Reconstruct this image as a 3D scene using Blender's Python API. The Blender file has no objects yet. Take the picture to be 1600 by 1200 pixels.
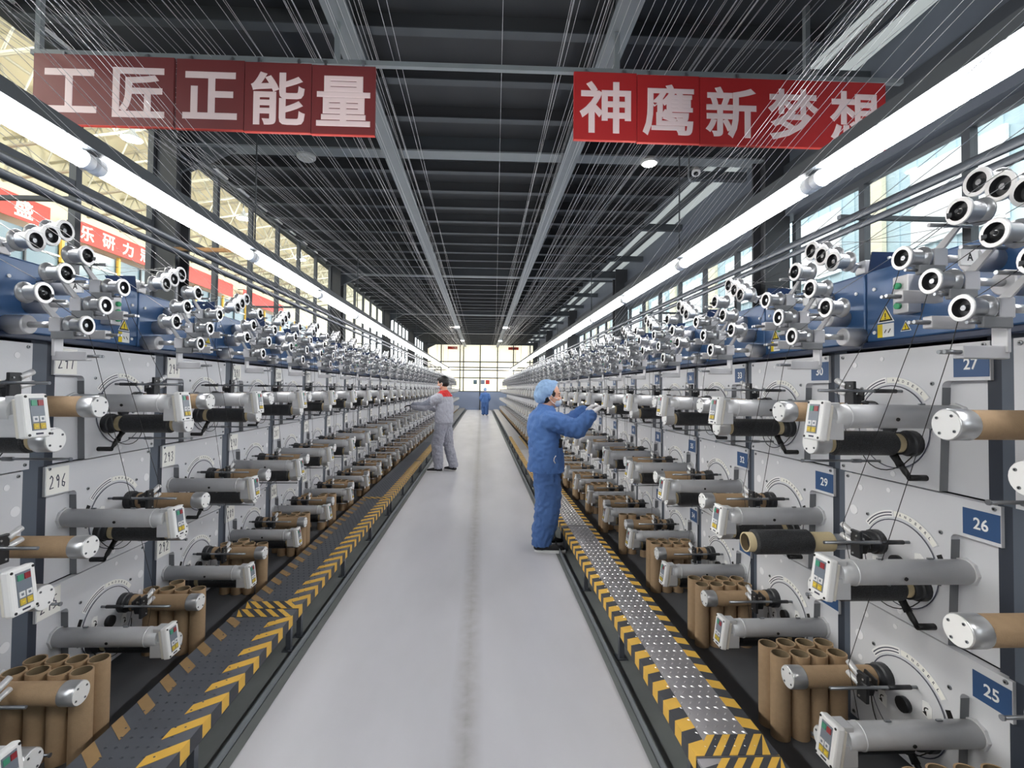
import bpy, bmesh, math, random
from mathutils import Vector, Matrix, Euler, noise
random.seed(7)
PI = math.pi
C = bpy.context.scene.collection
SC = bpy.context.scene

# ------------------------------------------------------------------ camera
def make_camera():
    f = 740.0
    eY = Vector((-27, 16, f)).normalized()
    rx = .0103
    eX = Vector((1, rx, (27 - 16 * rx) / f)).normalized()
    eZ = eX.cross(eY)
    M = Matrix((eX, eY, eZ))
    r, u, b = M.col[0], -M.col[1], -M.col[2]
    cam = bpy.data.cameras.new('camera')
    cam.sensor_fit = 'HORIZONTAL'; cam.sensor_width = 36; cam.lens = f / 1600 * 36
    cam.shift_x = 21 / 1600; cam.shift_y = -9 / 1600
    cam.clip_start = .05; cam.clip_end = 300
    o = bpy.data.objects.new('camera', cam); C.objects.link(o)
    R = Matrix((( r[0], u[0], b[0]), (r[1], u[1], b[1]), (r[2], u[2], b[2]))).to_4x4()
    R.translation = Vector((0, 0, 1.54))
    o.matrix_world = R
    SC.camera = o
make_camera()

# ------------------------------------------------------------------ world, lights, exposure
W = bpy.data.worlds.new('sky'); SC.world = W; W.use_nodes = True
bg = W.node_tree.nodes['Background']
bg.inputs[0].default_value = (.93, .97, 1, 1); bg.inputs[1].default_value = 4.0
SC.view_settings.view_transform = 'Standard'; SC.view_settings.look = 'None'
SC.view_settings.exposure = 0.4; SC.view_settings.gamma = 1
TUBE_EMIT = 37.0          # fluorescent tubes over the machines
HALL_FILL = 520.0        # lamps added to light the neighbouring hall
DOWNLIGHT = 40.0
LAMP_W = 18.0           # each lit ceiling lamp and beam luminaire, the added near pair included

# ------------------------------------------------------------------ materials
MATS = {}
def mat(name, col, rough=.5, metal=0, var=0, scale=8, bump=0, bscale=60, emit=0, spec=.5, stretch=None):
    m = bpy.data.materials.new(name); m.use_nodes = True
    nt = m.node_tree; p = nt.nodes['Principled BSDF']
    p.inputs['Base Color'].default_value = (*col, 1); p.inputs['Roughness'].default_value = rough
    p.inputs['Metallic'].default_value = metal
    p.inputs['Specular IOR Level'].default_value = spec
    if emit:
        p.inputs['Emission Color'].default_value = (*col, 1); p.inputs['Emission Strength'].default_value = emit
    if var or bump:
        tc = nt.nodes.new('ShaderNodeTexCoord'); src = tc.outputs['Object']
        if stretch:
            mp = nt.nodes.new('ShaderNodeMapping'); mp.inputs['Scale'].default_value = stretch
            nt.links.new(src, mp.inputs[0]); src = mp.outputs[0]
    if var:
        n = nt.nodes.new('ShaderNodeTexNoise'); n.inputs['Scale'].default_value = scale; n.inputs['Detail'].default_value = 5
        nt.links.new(src, n.inputs['Vector'])
        mx = nt.nodes.new('ShaderNodeMix'); mx.data_type = 'RGBA'
        mx.inputs[6].default_value = (*[c * (1 - var) for c in col], 1); mx.inputs[7].default_value = (*[min(1, c * (1 + var)) for c in col], 1)
        nt.links.new(n.outputs['Fac'], mx.inputs[0]); nt.links.new(mx.outputs[2], p.inputs['Base Color'])
    if bump:
        n2 = nt.nodes.new('ShaderNodeTexNoise'); n2.inputs['Scale'].default_value = bscale; n2.inputs['Detail'].default_value = 3
        nt.links.new(src, n2.inputs['Vector'])
        b = nt.nodes.new('ShaderNodeBump'); b.inputs['Strength'].default_value = bump; b.inputs['Distance'].default_value = .01
        nt.links.new(n2.outputs['Fac'], b.inputs['Height']); nt.links.new(b.outputs[0], p.inputs['Normal'])
    MATS[name] = m
    return m
def S(*c):
    return tuple(((x / 255) / 12.92 if x / 255 <= .04045 else ((x / 255 + .055) / 1.055) ** 2.4) for x in c)
mat('panel', S(210, 211, 216), .42, .05, .05, 3, .04, 90)
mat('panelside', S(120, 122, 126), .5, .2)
mat('plug', S(236, 236, 240), .5)
mat('post', S(84, 92, 104), .55, 0, .08, 4)
mat('postdark', S(44, 50, 62), .6)
mat('armgrey', S(204, 205, 208), .36, .15, .1, 14, .06, 60)
mat('alu', S(205, 206, 208), .3, .75, .05, 20)
mat('cast', S(196, 196, 200), .42, .35, .06, 20)
mat('pulley', S(176, 178, 182), .3, .7, .05, 30)
mat('pulleyrim', S(226, 226, 228), .35, .3)
mat('steel', S(150, 153, 158), .28, .85)
mat('darksteel', S(58, 59, 62), .42, .5, .2, 30)
mat('black', S(18, 18, 20), .5)
mat('rubber', S(26, 26, 28), .7)
mat('blue', S(58, 92, 136), .28, .1, .14, 3.5, .02, 30)
mat('bluedark', S(30, 44, 72), .4, .1)
mat('plateblue', S(50, 82, 126), .4)
mat('white', S(238, 238, 238), .45)
mat('paper', S(238, 237, 232), .7)
mat('ink', S(64, 66, 84), .7)
mat('cream', S(226, 222, 212), .45)
mat('keyface', S(120, 128, 140), .35)
mat('green', S(70, 150, 122), .4)
mat('greenlamp', S(60, 160, 110), .25)
mat('red', S(150, 44, 52), .4)
mat('yellow', S(232, 206, 40), .45)
mat('keyyellow', S(206, 178, 70), .5)
mat('keywhite', S(225, 225, 228), .5)
mat('card', S(176, 148, 116), .75, 0, .1, 60, .1, 200)
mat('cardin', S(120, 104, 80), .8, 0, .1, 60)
mat('cardpale', S(205, 188, 150), .7, 0, .06, 60)
mat('ceil', S(56, 58, 61), .75, 0, .12, 3)
mat('beam', S(66, 71, 76), .6, 0, .12, 5)
mat('beamlight', S(122, 128, 132), .5, 0, .1, 5)
mat('frame', S(52, 56, 62), .5, 0, .1, 5)
mat('fascia', S(82, 88, 98), .5, .1, .12, 3)
mat('column', S(42, 44, 48), .6, 0, .15, 4)
mat('roofpanel', S(196, 200, 196), .6, 0, .08, 6)
mat('wallgrey', S(70, 74, 80), .7, 0, .1, 3)
mat('signred', S(168, 38, 40), .45, 0, .08, 3)
mat('signmaroon', S(112, 44, 46), .45, 0, .08, 3)
mat('signletter', S(228, 206, 206), .5)
mat('bannerred', S(206, 62, 52), .55, 0, .06, 2)
mat('hallcream', S(226, 218, 192), .7, 0, .05, 1)
mat('truss', S(206, 202, 186), .6)
mat('hallyellow', S(224, 184, 84), .5)
mat('hallglass', S(92, 114, 126), .25)
mat('facade', S(186, 208, 216), .6, 0, .05, .8)
mat('facadewhite', S(240, 243, 243), .6)
mat('facadecream', S(230, 222, 196), .6)
mat('asphalt', S(120, 124, 126), .9)
mat('wood', S(150, 112, 70), .7, 0, .2, 14)
mat('tube', (1, .985, .97), .4, emit=TUBE_EMIT)
mat('tubecap', S(222, 224, 228), .25, 0)
mat('downlight', (1, .95, .85), .4, emit=DOWNLIGHT)
mat('lumlit', (1, .98, .95), .4, emit=8)
mat('lampoff', S(190, 192, 192), .4)
mat('skylit', S(247, 240, 214), .6, emit=.78)
mat('tapeyellow', S(224, 178, 76), .6, 0, .12, 18)
mat('tapeworn', S(158, 128, 88), .7, 0, .2, 18)
mat('tapeblack', S(62, 64, 70), .6, 0, .25, 14)
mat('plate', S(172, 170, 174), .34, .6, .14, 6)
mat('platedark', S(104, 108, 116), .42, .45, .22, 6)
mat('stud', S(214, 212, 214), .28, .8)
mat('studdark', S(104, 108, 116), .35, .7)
mat('yarn', S(176, 178, 182), .3, .2)  # black carbon yarn, its pale sheen painted into the base colour
mat('yarnblack', S(24, 24, 26), .35)
mat('skin', S(214, 164, 140), .55, 0, .05, 20)
mat('hair', S(24, 22, 22), .5, 0, .2, 40, .3, 200)
mat('clothblue', S(76, 114, 174), .8, 0, .08, 9, .12, 220)
mat('clothblue2', S(68, 102, 156), .8, 0, .08, 9, .12, 220)
mat('capblue', S(142, 174, 214), .8, 0, .05, 12, .1, 250)
mat('clothgrey', S(176, 178, 190), .8, 0, .06, 9, .12, 220)
mat('clothgrey2', S(128, 132, 146), .8, 0, .06, 9, .12, 220)
mat('clothgrey3', S(158, 160, 172), .8, 0, .06, 9, .12, 220)
mat('clothred', S(204, 44, 46), .8, 0, .06, 9)
mat('glove', S(232, 230, 232), .85, 0, .03, 40)
mat('glovedark', S(60, 62, 68), .8)
mat('mask', S(186, 200, 216), .8)
mat('shoe', S(26, 26, 30), .6, 0, .15, 30)
mat('partition', S(132, 144, 168), .5)

def roof_mat():
    m = bpy.data.materials.new('roofpanel'); m.use_nodes = True; nt = m.node_tree
    for n in list(nt.nodes): nt.nodes.remove(n)
    o = nt.nodes.new('ShaderNodeOutputMaterial'); t = nt.nodes.new('ShaderNodeBsdfTranslucent'); d = nt.nodes.new('ShaderNodeBsdfDiffuse')
    t.inputs[0].default_value = (.17, .18, .175, 1); d.inputs[0].default_value = (.5, .52, .5, 1)
    a = nt.nodes.new('ShaderNodeMixShader'); a.inputs[0].default_value = .5
    nt.links.new(t.outputs[0], a.inputs[1]); nt.links.new(d.outputs[0], a.inputs[2]); nt.links.new(a.outputs[0], o.inputs[0]); MATS['roofpanel'] = m
roof_mat()
def carbon_mat():
    m = mat('carbon', S(20, 20, 22), .38, .1)
    nt = m.node_tree; p = nt.nodes['Principled BSDF']
    tc = nt.nodes.new('ShaderNodeTexCoord'); w = nt.nodes.new('ShaderNodeTexWave')
    w.inputs['Scale'].default_value = 52; w.inputs['Distortion'].default_value = 9; w.bands_direction = 'X'
    w.inputs['Detail Scale'].default_value = 9
    nt.links.new(tc.outputs['Object'], w.inputs['Vector'])
    rp = nt.nodes.new('ShaderNodeValToRGB'); rp.color_ramp.elements[0].color = (*S(14, 14, 16), 1); rp.color_ramp.elements[1].color = (*S(74, 76, 80), 1); rp.color_ramp.elements[0].position = .45
    nt.links.new(w.outputs['Fac'], rp.inputs[0]); nt.links.new(rp.outputs[0], p.inputs['Base Color'])
    b = nt.nodes.new('ShaderNodeBump'); b.inputs['Strength'].default_value = .35; b.inputs['Distance'].default_value = .004
    nt.links.new(w.outputs['Fac'], b.inputs['Height']); nt.links.new(b.outputs[0], p.inputs['Normal'])
carbon_mat()
def glass_mat():
    m = bpy.data.materials.new('glass'); m.use_nodes = True; nt = m.node_tree
    for n in list(nt.nodes): nt.nodes.remove(n)
    o = nt.nodes.new('ShaderNodeOutputMaterial'); t = nt.nodes.new('ShaderNodeBsdfTransparent')
    t.inputs[0].default_value = (.94, .97, .97, 1)
    g = nt.nodes.new('ShaderNodeBsdfGlossy'); g.inputs['Roughness'].default_value = .03
    mx = nt.nodes.new('ShaderNodeMixShader'); fr = nt.nodes.new('ShaderNodeFresnel'); fr.inputs[0].default_value = 1.45
    mu = nt.nodes.new('ShaderNodeMath'); mu.operation = 'MULTIPLY'; mu.inputs[1].default_value = .4
    nt.links.new(fr.outputs[0], mu.inputs[0]); nt.links.new(mu.outputs[0], mx.inputs[0])
    nt.links.new(t.outputs[0], mx.inputs[1]); nt.links.new(g.outputs[0], mx.inputs[2]); nt.links.new(mx.outputs[0], o.inputs[0])
    MATS['glass'] = m
glass_mat()
def floor_mats():
    m = mat('epoxy', S(186, 186, 194), .3); nt = m.node_tree; p = nt.nodes['Principled BSDF']
    tc = nt.nodes.new('ShaderNodeTexCoord')
    n = nt.nodes.new('ShaderNodeTexNoise'); n.inputs['Scale'].default_value = 1.1; n.inputs['Detail'].default_value = 4; n.inputs['Roughness'].default_value = .5
    mp = nt.nodes.new('ShaderNodeMapping'); mp.inputs['Scale'].default_value = (1.6, .55, 1)
    nt.links.new(tc.outputs['Object'], mp.inputs[0]); nt.links.new(mp.outputs[0], n.inputs['Vector'])
    r = nt.nodes.new('ShaderNodeValToRGB'); r.color_ramp.elements[0].position = .2; r.color_ramp.elements[1].position = .8
    r.color_ramp.elements[0].color = (*S(184, 184, 189), 1); r.color_ramp.elements[1].color = (*S(206, 206, 212), 1)
    nt.links.new(n.outputs['Fac'], r.inputs[0])
    # worn, dirty wheel track along the middle
    sx = nt.nodes.new('ShaderNodeSeparateXYZ'); nt.links.new(tc.outputs['Object'], sx.inputs[0])
    a = nt.nodes.new('ShaderNodeMath'); a.operation = 'ADD'; a.inputs[1].default_value = .055; nt.links.new(sx.outputs['X'], a.inputs[0])
    ab = nt.nodes.new('ShaderNodeMath'); ab.operation = 'ABSOLUTE'; nt.links.new(a.outputs[0], ab.inputs[0])
    mr = nt.nodes.new('ShaderNodeMapRange'); mr.inputs[1].default_value = .0; mr.inputs[2].default_value = .085; mr.inputs[3].default_value = .8; mr.inputs[4].default_value = 0
    nt.links.new(ab.outputs[0], mr.inputs[0])
    n3 = nt.nodes.new('ShaderNodeTexNoise'); n3.inputs['Scale'].default_value = 14; n3.inputs['Detail'].default_value = 6; nt.links.new(tc.outputs['Object'], n3.inputs['Vector'])
    mm = nt.nodes.new('ShaderNodeMath'); mm.operation = 'MULTIPLY'; nt.links.new(mr.outputs[0], mm.inputs[0]); nt.links.new(n3.outputs['Fac'], mm.inputs[1])
    mx = nt.nodes.new('ShaderNodeMix'); mx.data_type = 'RGBA'; mx.inputs[7].default_value = (*S(128, 124, 116), 1)
    nt.links.new(mm.outputs[0], mx.inputs[0]); nt.links.new(r.outputs[0], mx.inputs[6]); nt.links.new(mx.outputs[2], p.inputs['Base Color'])
    n2 = nt.nodes.new('ShaderNodeTexNoise'); n2.inputs['Scale'].default_value = 1.7; n2.inputs['Detail'].default_value = 3; nt.links.new(mp.outputs[0], n2.inputs['Vector'])
    rr = nt.nodes.new('ShaderNodeMapRange'); rr.inputs[1].default_value = .25; rr.inputs[2].default_value = .75; rr.inputs[3].default_value = .285; rr.inputs[4].default_value = .4
    nt.links.new(n2.outputs['Fac'], rr.inputs[0]); nt.links.new(rr.outputs[0], p.inputs['Roughness'])
    mat('concrete', S(120, 124, 124), .6, 0, .2, 5)
    mat('darkfloor', S(86, 88, 92), .7, 0, .22, 5)
floor_mats()

# ------------------------------------------------------------------ mesh builder
class MB:
    def __init__(s): s.v = []; s.f = []; s.m = []; s.sm = []; s.mats = []
    def mi(s, name):
        if name not in s.mats: s.mats.append(name)
        return s.mats.index(name)
    def add(s, verts, faces, m, smooth=False):
        n = len(s.v); k = s.mi(m); s.v += [Vector(v) for v in verts]
        for f in faces: s.f.append([n + i for i in f]); s.m.append(k); s.sm.append(smooth)
        return s
    def box(s, c, d, m, rot=None, ch=0):
        hx, hy, hz = d[0] / 2, d[1] / 2, d[2] / 2
        if ch:
            ch = min(ch, hx * .9, hy * .9, hz * .9); bm = bmesh.new(); bmesh.ops.create_cube(bm, size=1)
            for v in bm.verts: v.co = Vector((v.co.x * d[0], v.co.y * d[1], v.co.z * d[2]))
            bmesh.ops.bevel(bm, geom=bm.edges[:], offset=ch, segments=2, profile=.5, affect='EDGES')
            vs = [v.co.copy() for v in bm.verts]; bm.verts.index_update(); fs = [[v.index for v in f.verts] for f in bm.faces]; bm.free()
        else:
            vs = [Vector((x * hx, y * hy, z * hz)) for x in (-1, 1) for y in (-1, 1) for z in (-1, 1)]
            fs = [(0, 1, 3, 2), (4, 6, 7, 5), (0, 4, 5, 1), (2, 3, 7, 6), (0, 2, 6, 4), (1, 5, 7, 3)]
        R = Euler(rot).to_matrix() if rot else None
        vs = [(R @ v if R else v) + Vector(c) for v in vs]
        return s.add(vs, fs, m, False)
    def bx(s, x0, x1, y0, y1, z0, z1, m, ch=0):
        return s.box(((x0 + x1) / 2, (y0 + y1) / 2, (z0 + z1) / 2), (abs(x1 - x0), abs(y1 - y0), abs(z1 - z0)), m, None, ch)
    def lathe(s, prof, p0, ax, m, seg=20, caps=True, mfn=None, smooth=True):
        """prof: (t along axis, radius); p0 origin; ax direction"""
        ax = Vector(ax).normalized(); p0 = Vector(p0)
        a = ax.orthogonal().normalized() if abs(ax.z) > .9 or True else None
        if abs(ax.z) < .9: a = ax.cross(Vector((0, 0, 1))).normalized()
        b = ax.cross(a); n0 = len(s.v)
        def ring(t, r):
            k = len(s.v)
            for i in range(seg):
                w = 2 * PI * i / seg; s.v.append(p0 + ax * t + (a * math.cos(w) + b * math.sin(w)) * r)
            return k
        cur = n0; ring(*prof[0])
        for j in range(len(prof) - 1):
            if j:
                d0 = (prof[j][0] - prof[j - 1][0], prof[j][1] - prof[j - 1][1]); d1 = (prof[j + 1][0] - prof[j][0], prof[j + 1][1] - prof[j][1])
                if abs((math.atan2(d1[1], d1[0]) - math.atan2(d0[1], d0[0]) + PI) % (2 * PI) - PI) > .6: cur = ring(*prof[j])
            nx = ring(*prof[j + 1]); mm = s.mi(mfn(j) if mfn else m)
            for i in range(seg):
                k = (i + 1) % seg; s.f.append([cur + i, cur + k, nx + k, nx + i]); s.m.append(mm); s.sm.append(smooth)
            cur = nx
        if caps:
            s.f.append([n0 + i for i in range(seg)][::-1]); s.m.append(s.mi(mfn(0) if mfn else m)); s.sm.append(False)
            s.f.append([cur + i for i in range(seg)]); s.m.append(s.mi(mfn(len(prof) - 2) if mfn else m)); s.sm.append(False)
        return s
    def cyl(s, p0, p1, r, m, seg=16, r2=None):
        p0 = Vector(p0); p1 = Vector(p1); d = p1 - p0
        return s.lathe([(0, r), (d.length, r if r2 is None else r2)], p0, d, m, seg)
    def pipe(s, p0, p1, ro, ri, m, mi=None, seg=24):
        p0 = Vector(p0); p1 = Vector(p1); L = (p1 - p0).length; mi = mi or m
        pr = [(0, ri), (0, ro), (L, ro), (L, ri), (0, ri)]
        return s.lathe(pr, p0, p1 - p0, m, seg, False, lambda j: [m, m, m, mi][j])
    def tubeline(s, pts, r, m, seg=8):
        pts = [Vector(p) for p in pts]; n = len(s.v); k = s.mi(m); up = None
        for i, p in enumerate(pts):
            d = (pts[min(i + 1, len(pts) - 1)] - pts[max(i - 1, 0)]).normalized()
            a = d.cross(up).normalized() if up is not None and d.cross(up).length > 1e-3 else d.orthogonal().normalized()
            b = d.cross(a).normalized(); up = b.cross(d) if False else (up or d.orthogonal().normalized())
            for j in range(seg):
                w = 2 * PI * j / seg; s.v.append(p + (a * math.cos(w) + b * math.sin(w)) * r)
        for i in range(len(pts) - 1):
            for j in range(seg):
                q = (j + 1) % seg
                s.f.append([n + i * seg + j, n + i * seg + q, n + (i + 1) * seg + q, n + (i + 1) * seg + j]); s.m.append(k); s.sm.append(True)
        s.f.append([n + j for j in range(seg)][::-1]); s.m.append(k); s.sm.append(False)
        q = n + (len(pts) - 1) * seg; s.f.append([q + j for j in range(seg)]); s.m.append(k); s.sm.append(False)
        return s
    def prism(s, poly, d, m):
        """poly: 3d points of one face; d: extrusion vector"""
        n = len(poly); d = Vector(d); vs = [Vector(p) for p in poly]; vs += [v + d for v in vs]
        fs = [list(range(n))[::-1], list(range(n, 2 * n))] + [[i, (i + 1) % n, n + (i + 1) % n, n + i] for i in range(n)]
        return s.add(vs, fs, m)
    def arc(s, x, cy, cz, r0, r1, a0, a1, th, m, seg=24):
        """flat ring sector in the YZ plane, thickness th towards -x"""
        vs = []; fs = []
        for i in range(seg + 1):
            w = a0 + (a1 - a0) * i / seg
            for r in (r0, r1):
                for t in (0, -th): vs.append((x + t, cy + r * math.cos(w), cz + r * math.sin(w)))
        for i in range(seg):
            a = 4 * i; b = a + 4
            fs += [(a + 1, a + 3, b + 3, b + 1), (a, b, b + 2, a + 2), (a, a + 1, b + 1, b), (a + 2, b + 2, b + 3, a + 3)]
        fs += [(0, 2, 3, 1), (4 * seg, 4 * seg + 1, 4 * seg + 3, 4 * seg + 2)]
        return s.add(vs, fs, m)
    def mesh(s, name, mirror=False, shift=None):
        me = bpy.data.meshes.new(name)
        vs = [(-v.x if mirror else v.x, v.y, v.z) for v in s.v]
        me.from_pydata(vs, [], [f[::-1] if mirror else f for f in s.f])
        for k in s.mats: me.materials.append(MATS[k])
        me.polygons.foreach_set('material_index', s.m); me.polygons.foreach_set('use_smooth', s.sm)
        bm = bmesh.new(); bm.from_mesh(me); bmesh.ops.recalc_face_normals(bm, faces=bm.faces[:]); bm.to_mesh(me); bm.free()
        me.update(); return me
    def merge(s, o):
        n = len(s.v); s.v += o.v
        for f, m, q in zip(o.f, o.m, o.sm): s.f.append([n + i for i in f]); s.m.append(s.mi(o.mats[m])); s.sm.append(q)
        return s

def link(name, me, parent=None, loc=(0, 0, 0)):
    o = bpy.data.objects.new(name, me); C.objects.link(o); o.location = loc
    if parent: o.parent = parent
    return o
def tag(o, label=None, cat=None, group=None, kind=None):
    if label: o['label'] = label
    if cat: o['category'] = cat
    if group: o['group'] = group
    if kind: o['kind'] = kind
    return o
def thing(name, label, cat, loc=(0, 0, 0), group=None):
    return tag(link(name, None, None, loc), label, cat, group)
def one(name, mb, label, cat, loc=(0, 0, 0), group=None):
    return tag(link(name, mb.mesh(name) if isinstance(mb, MB) else mb, None, loc), label, cat, group)
def struct(name, mb, parent=None):
    o = link(name, mb.mesh(name), parent)
    if not parent: o['kind'] = 'structure'
    return o
ORD = ('first second third fourth fifth sixth seventh eighth ninth tenth eleventh twelfth thirteenth fourteenth fifteenth sixteenth '
       'seventeenth eighteenth nineteenth').split()
TENS = {20: 'twent', 30: 'thirt', 40: 'fort'}
def ordw(n):
    if n < 20: return ORD[n - 1]
    t = n // 10 * 10; return TENS[t] + 'ieth' if n == t else TENS[t] + 'y-' + ORD[n - t - 1]

_text = {}
def text_geo(s, bold=0.0):
    """outline of a text as a thin solid: verts, faces, (xmin, xmax, ymin, ymax); bold widens the strokes with a rounded rim"""
    if (s, bold) in _text: return _text[(s, bold)]
    c = bpy.data.curves.new('t', 'FONT'); c.body = s; c.resolution_u = 3; c.extrude = .004
    if bold: c.bevel_depth = bold; c.bevel_resolution = 1
    o = bpy.data.objects.new('t', c); C.objects.link(o); bpy.context.view_layer.update()
    me = o.to_mesh(); vs = [tuple(v.co) for v in me.vertices]; fs = [list(p.vertices) for p in me.polygons]
    o.to_mesh_clear(); bpy.data.objects.remove(o); bpy.data.curves.remove(c)
    xs = [v[0] for v in vs]; ys = [v[1] for v in vs]
    _text[(s, bold)] = (vs, fs, (min(xs), max(xs), min(ys), max(ys))); return _text[(s, bold)]
def put_text(mb, s, centre, u, v, w, h, m, bold=0.0, th=.0012):
    """text centred at a point, baseline direction u, up v, fitted to w x h; slightly raised, closed"""
    vs, fs, (x0, x1, y0, y1) = text_geo(s, bold); u = Vector(u); v = Vector(v); n = u.cross(v).normalized(); c = Vector(centre)
    if th < 0: n = -n; th = -th
    zm = max(p[2] for p in vs)
    mb.add([c + u * ((x - (x0 + x1) / 2) / (x1 - x0) * w) + v * ((y - (y0 + y1) / 2) / (y1 - y0) * h) + n * (z / zm * th) for x, y, z in vs], fs, m)
STROKE = {'0': [[(.5, 1), (.15, .75), (.1, .3), (.4, 0), (.8, .25), (.85, .7), (.5, 1)]], '1': [[(.5, 1), (.45, 0)]],
          '2': [[(.1, .8), (.4, 1), (.75, .8), (.6, .45), (.1, 0), (.9, .05)]], '3': [[(.15, .9), (.6, 1), (.75, .75), (.4, .5), (.8, .3), (.5, 0), (.1, .1)]],
          '4': [[(.5, 1), (.1, .4), (.9, .45)], [(.65, .7), (.6, 0)]], '5': [[(.8, 1), (.25, .95), (.2, .55), (.7, .5), (.75, .15), (.15, 0)]],
          '6': [[(.7, 1), (.2, .5), (.2, .1), (.6, 0), (.75, .3), (.25, .4)]], '7': [[(.1, .95), (.85, 1), (.5, 0)]],
          '8': [[(.5, .5), (.2, .8), (.5, 1), (.75, .8), (.25, .25), (.5, 0), (.8, .25), (.5, .5)]], '9': [[(.75, .7), (.4, .55), (.2, .8), (.5, 1), (.75, .75), (.65, 0)]]}
def handwrite(mb, s, x, yc, zc, w, h, dy, m):
    """handwritten digits as thin raised ribbons in the YZ plane facing -x (dy = reading direction in y)"""
    n = len(s); cw = w / n
    for i, ch in enumerate(s):
        for st in STROKE[ch]:
            pts = [(x, yc + dy * (-w / 2 + cw * (i + .1 + .75 * a)), zc - h / 2 + h * b) for a, b in st]
            for p, q in zip(pts, pts[1:]):
                p = Vector(p); q = Vector(q); d = (q - p).normalized(); nn = Vector((1, 0, 0)).cross(d) * .0022
                mb.prism([p - nn - d * .001, p + nn - d * .001, q + nn + d * .001, q - nn + d * .001], (-.0008, 0, 0), m)

# ------------------------------------------------------------------ layout numbers
XR, XL = 1.75, 2.0            # panel planes (distance from the camera axis)
PR, PL = .757, .798           # column pitch
NR, NL = 1.566, 2.29           # near edge of column 0, top row
NCOL_R, NCOL_L = 41, 38
ZD = (1.395, .831, .267)      # turntable centres, top to bottom
STAG = .0275
ROWN = ('top', 'middle', 'bottom')
FULL = 9                      # columns with every part separate
CEIL = 4.8

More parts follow.
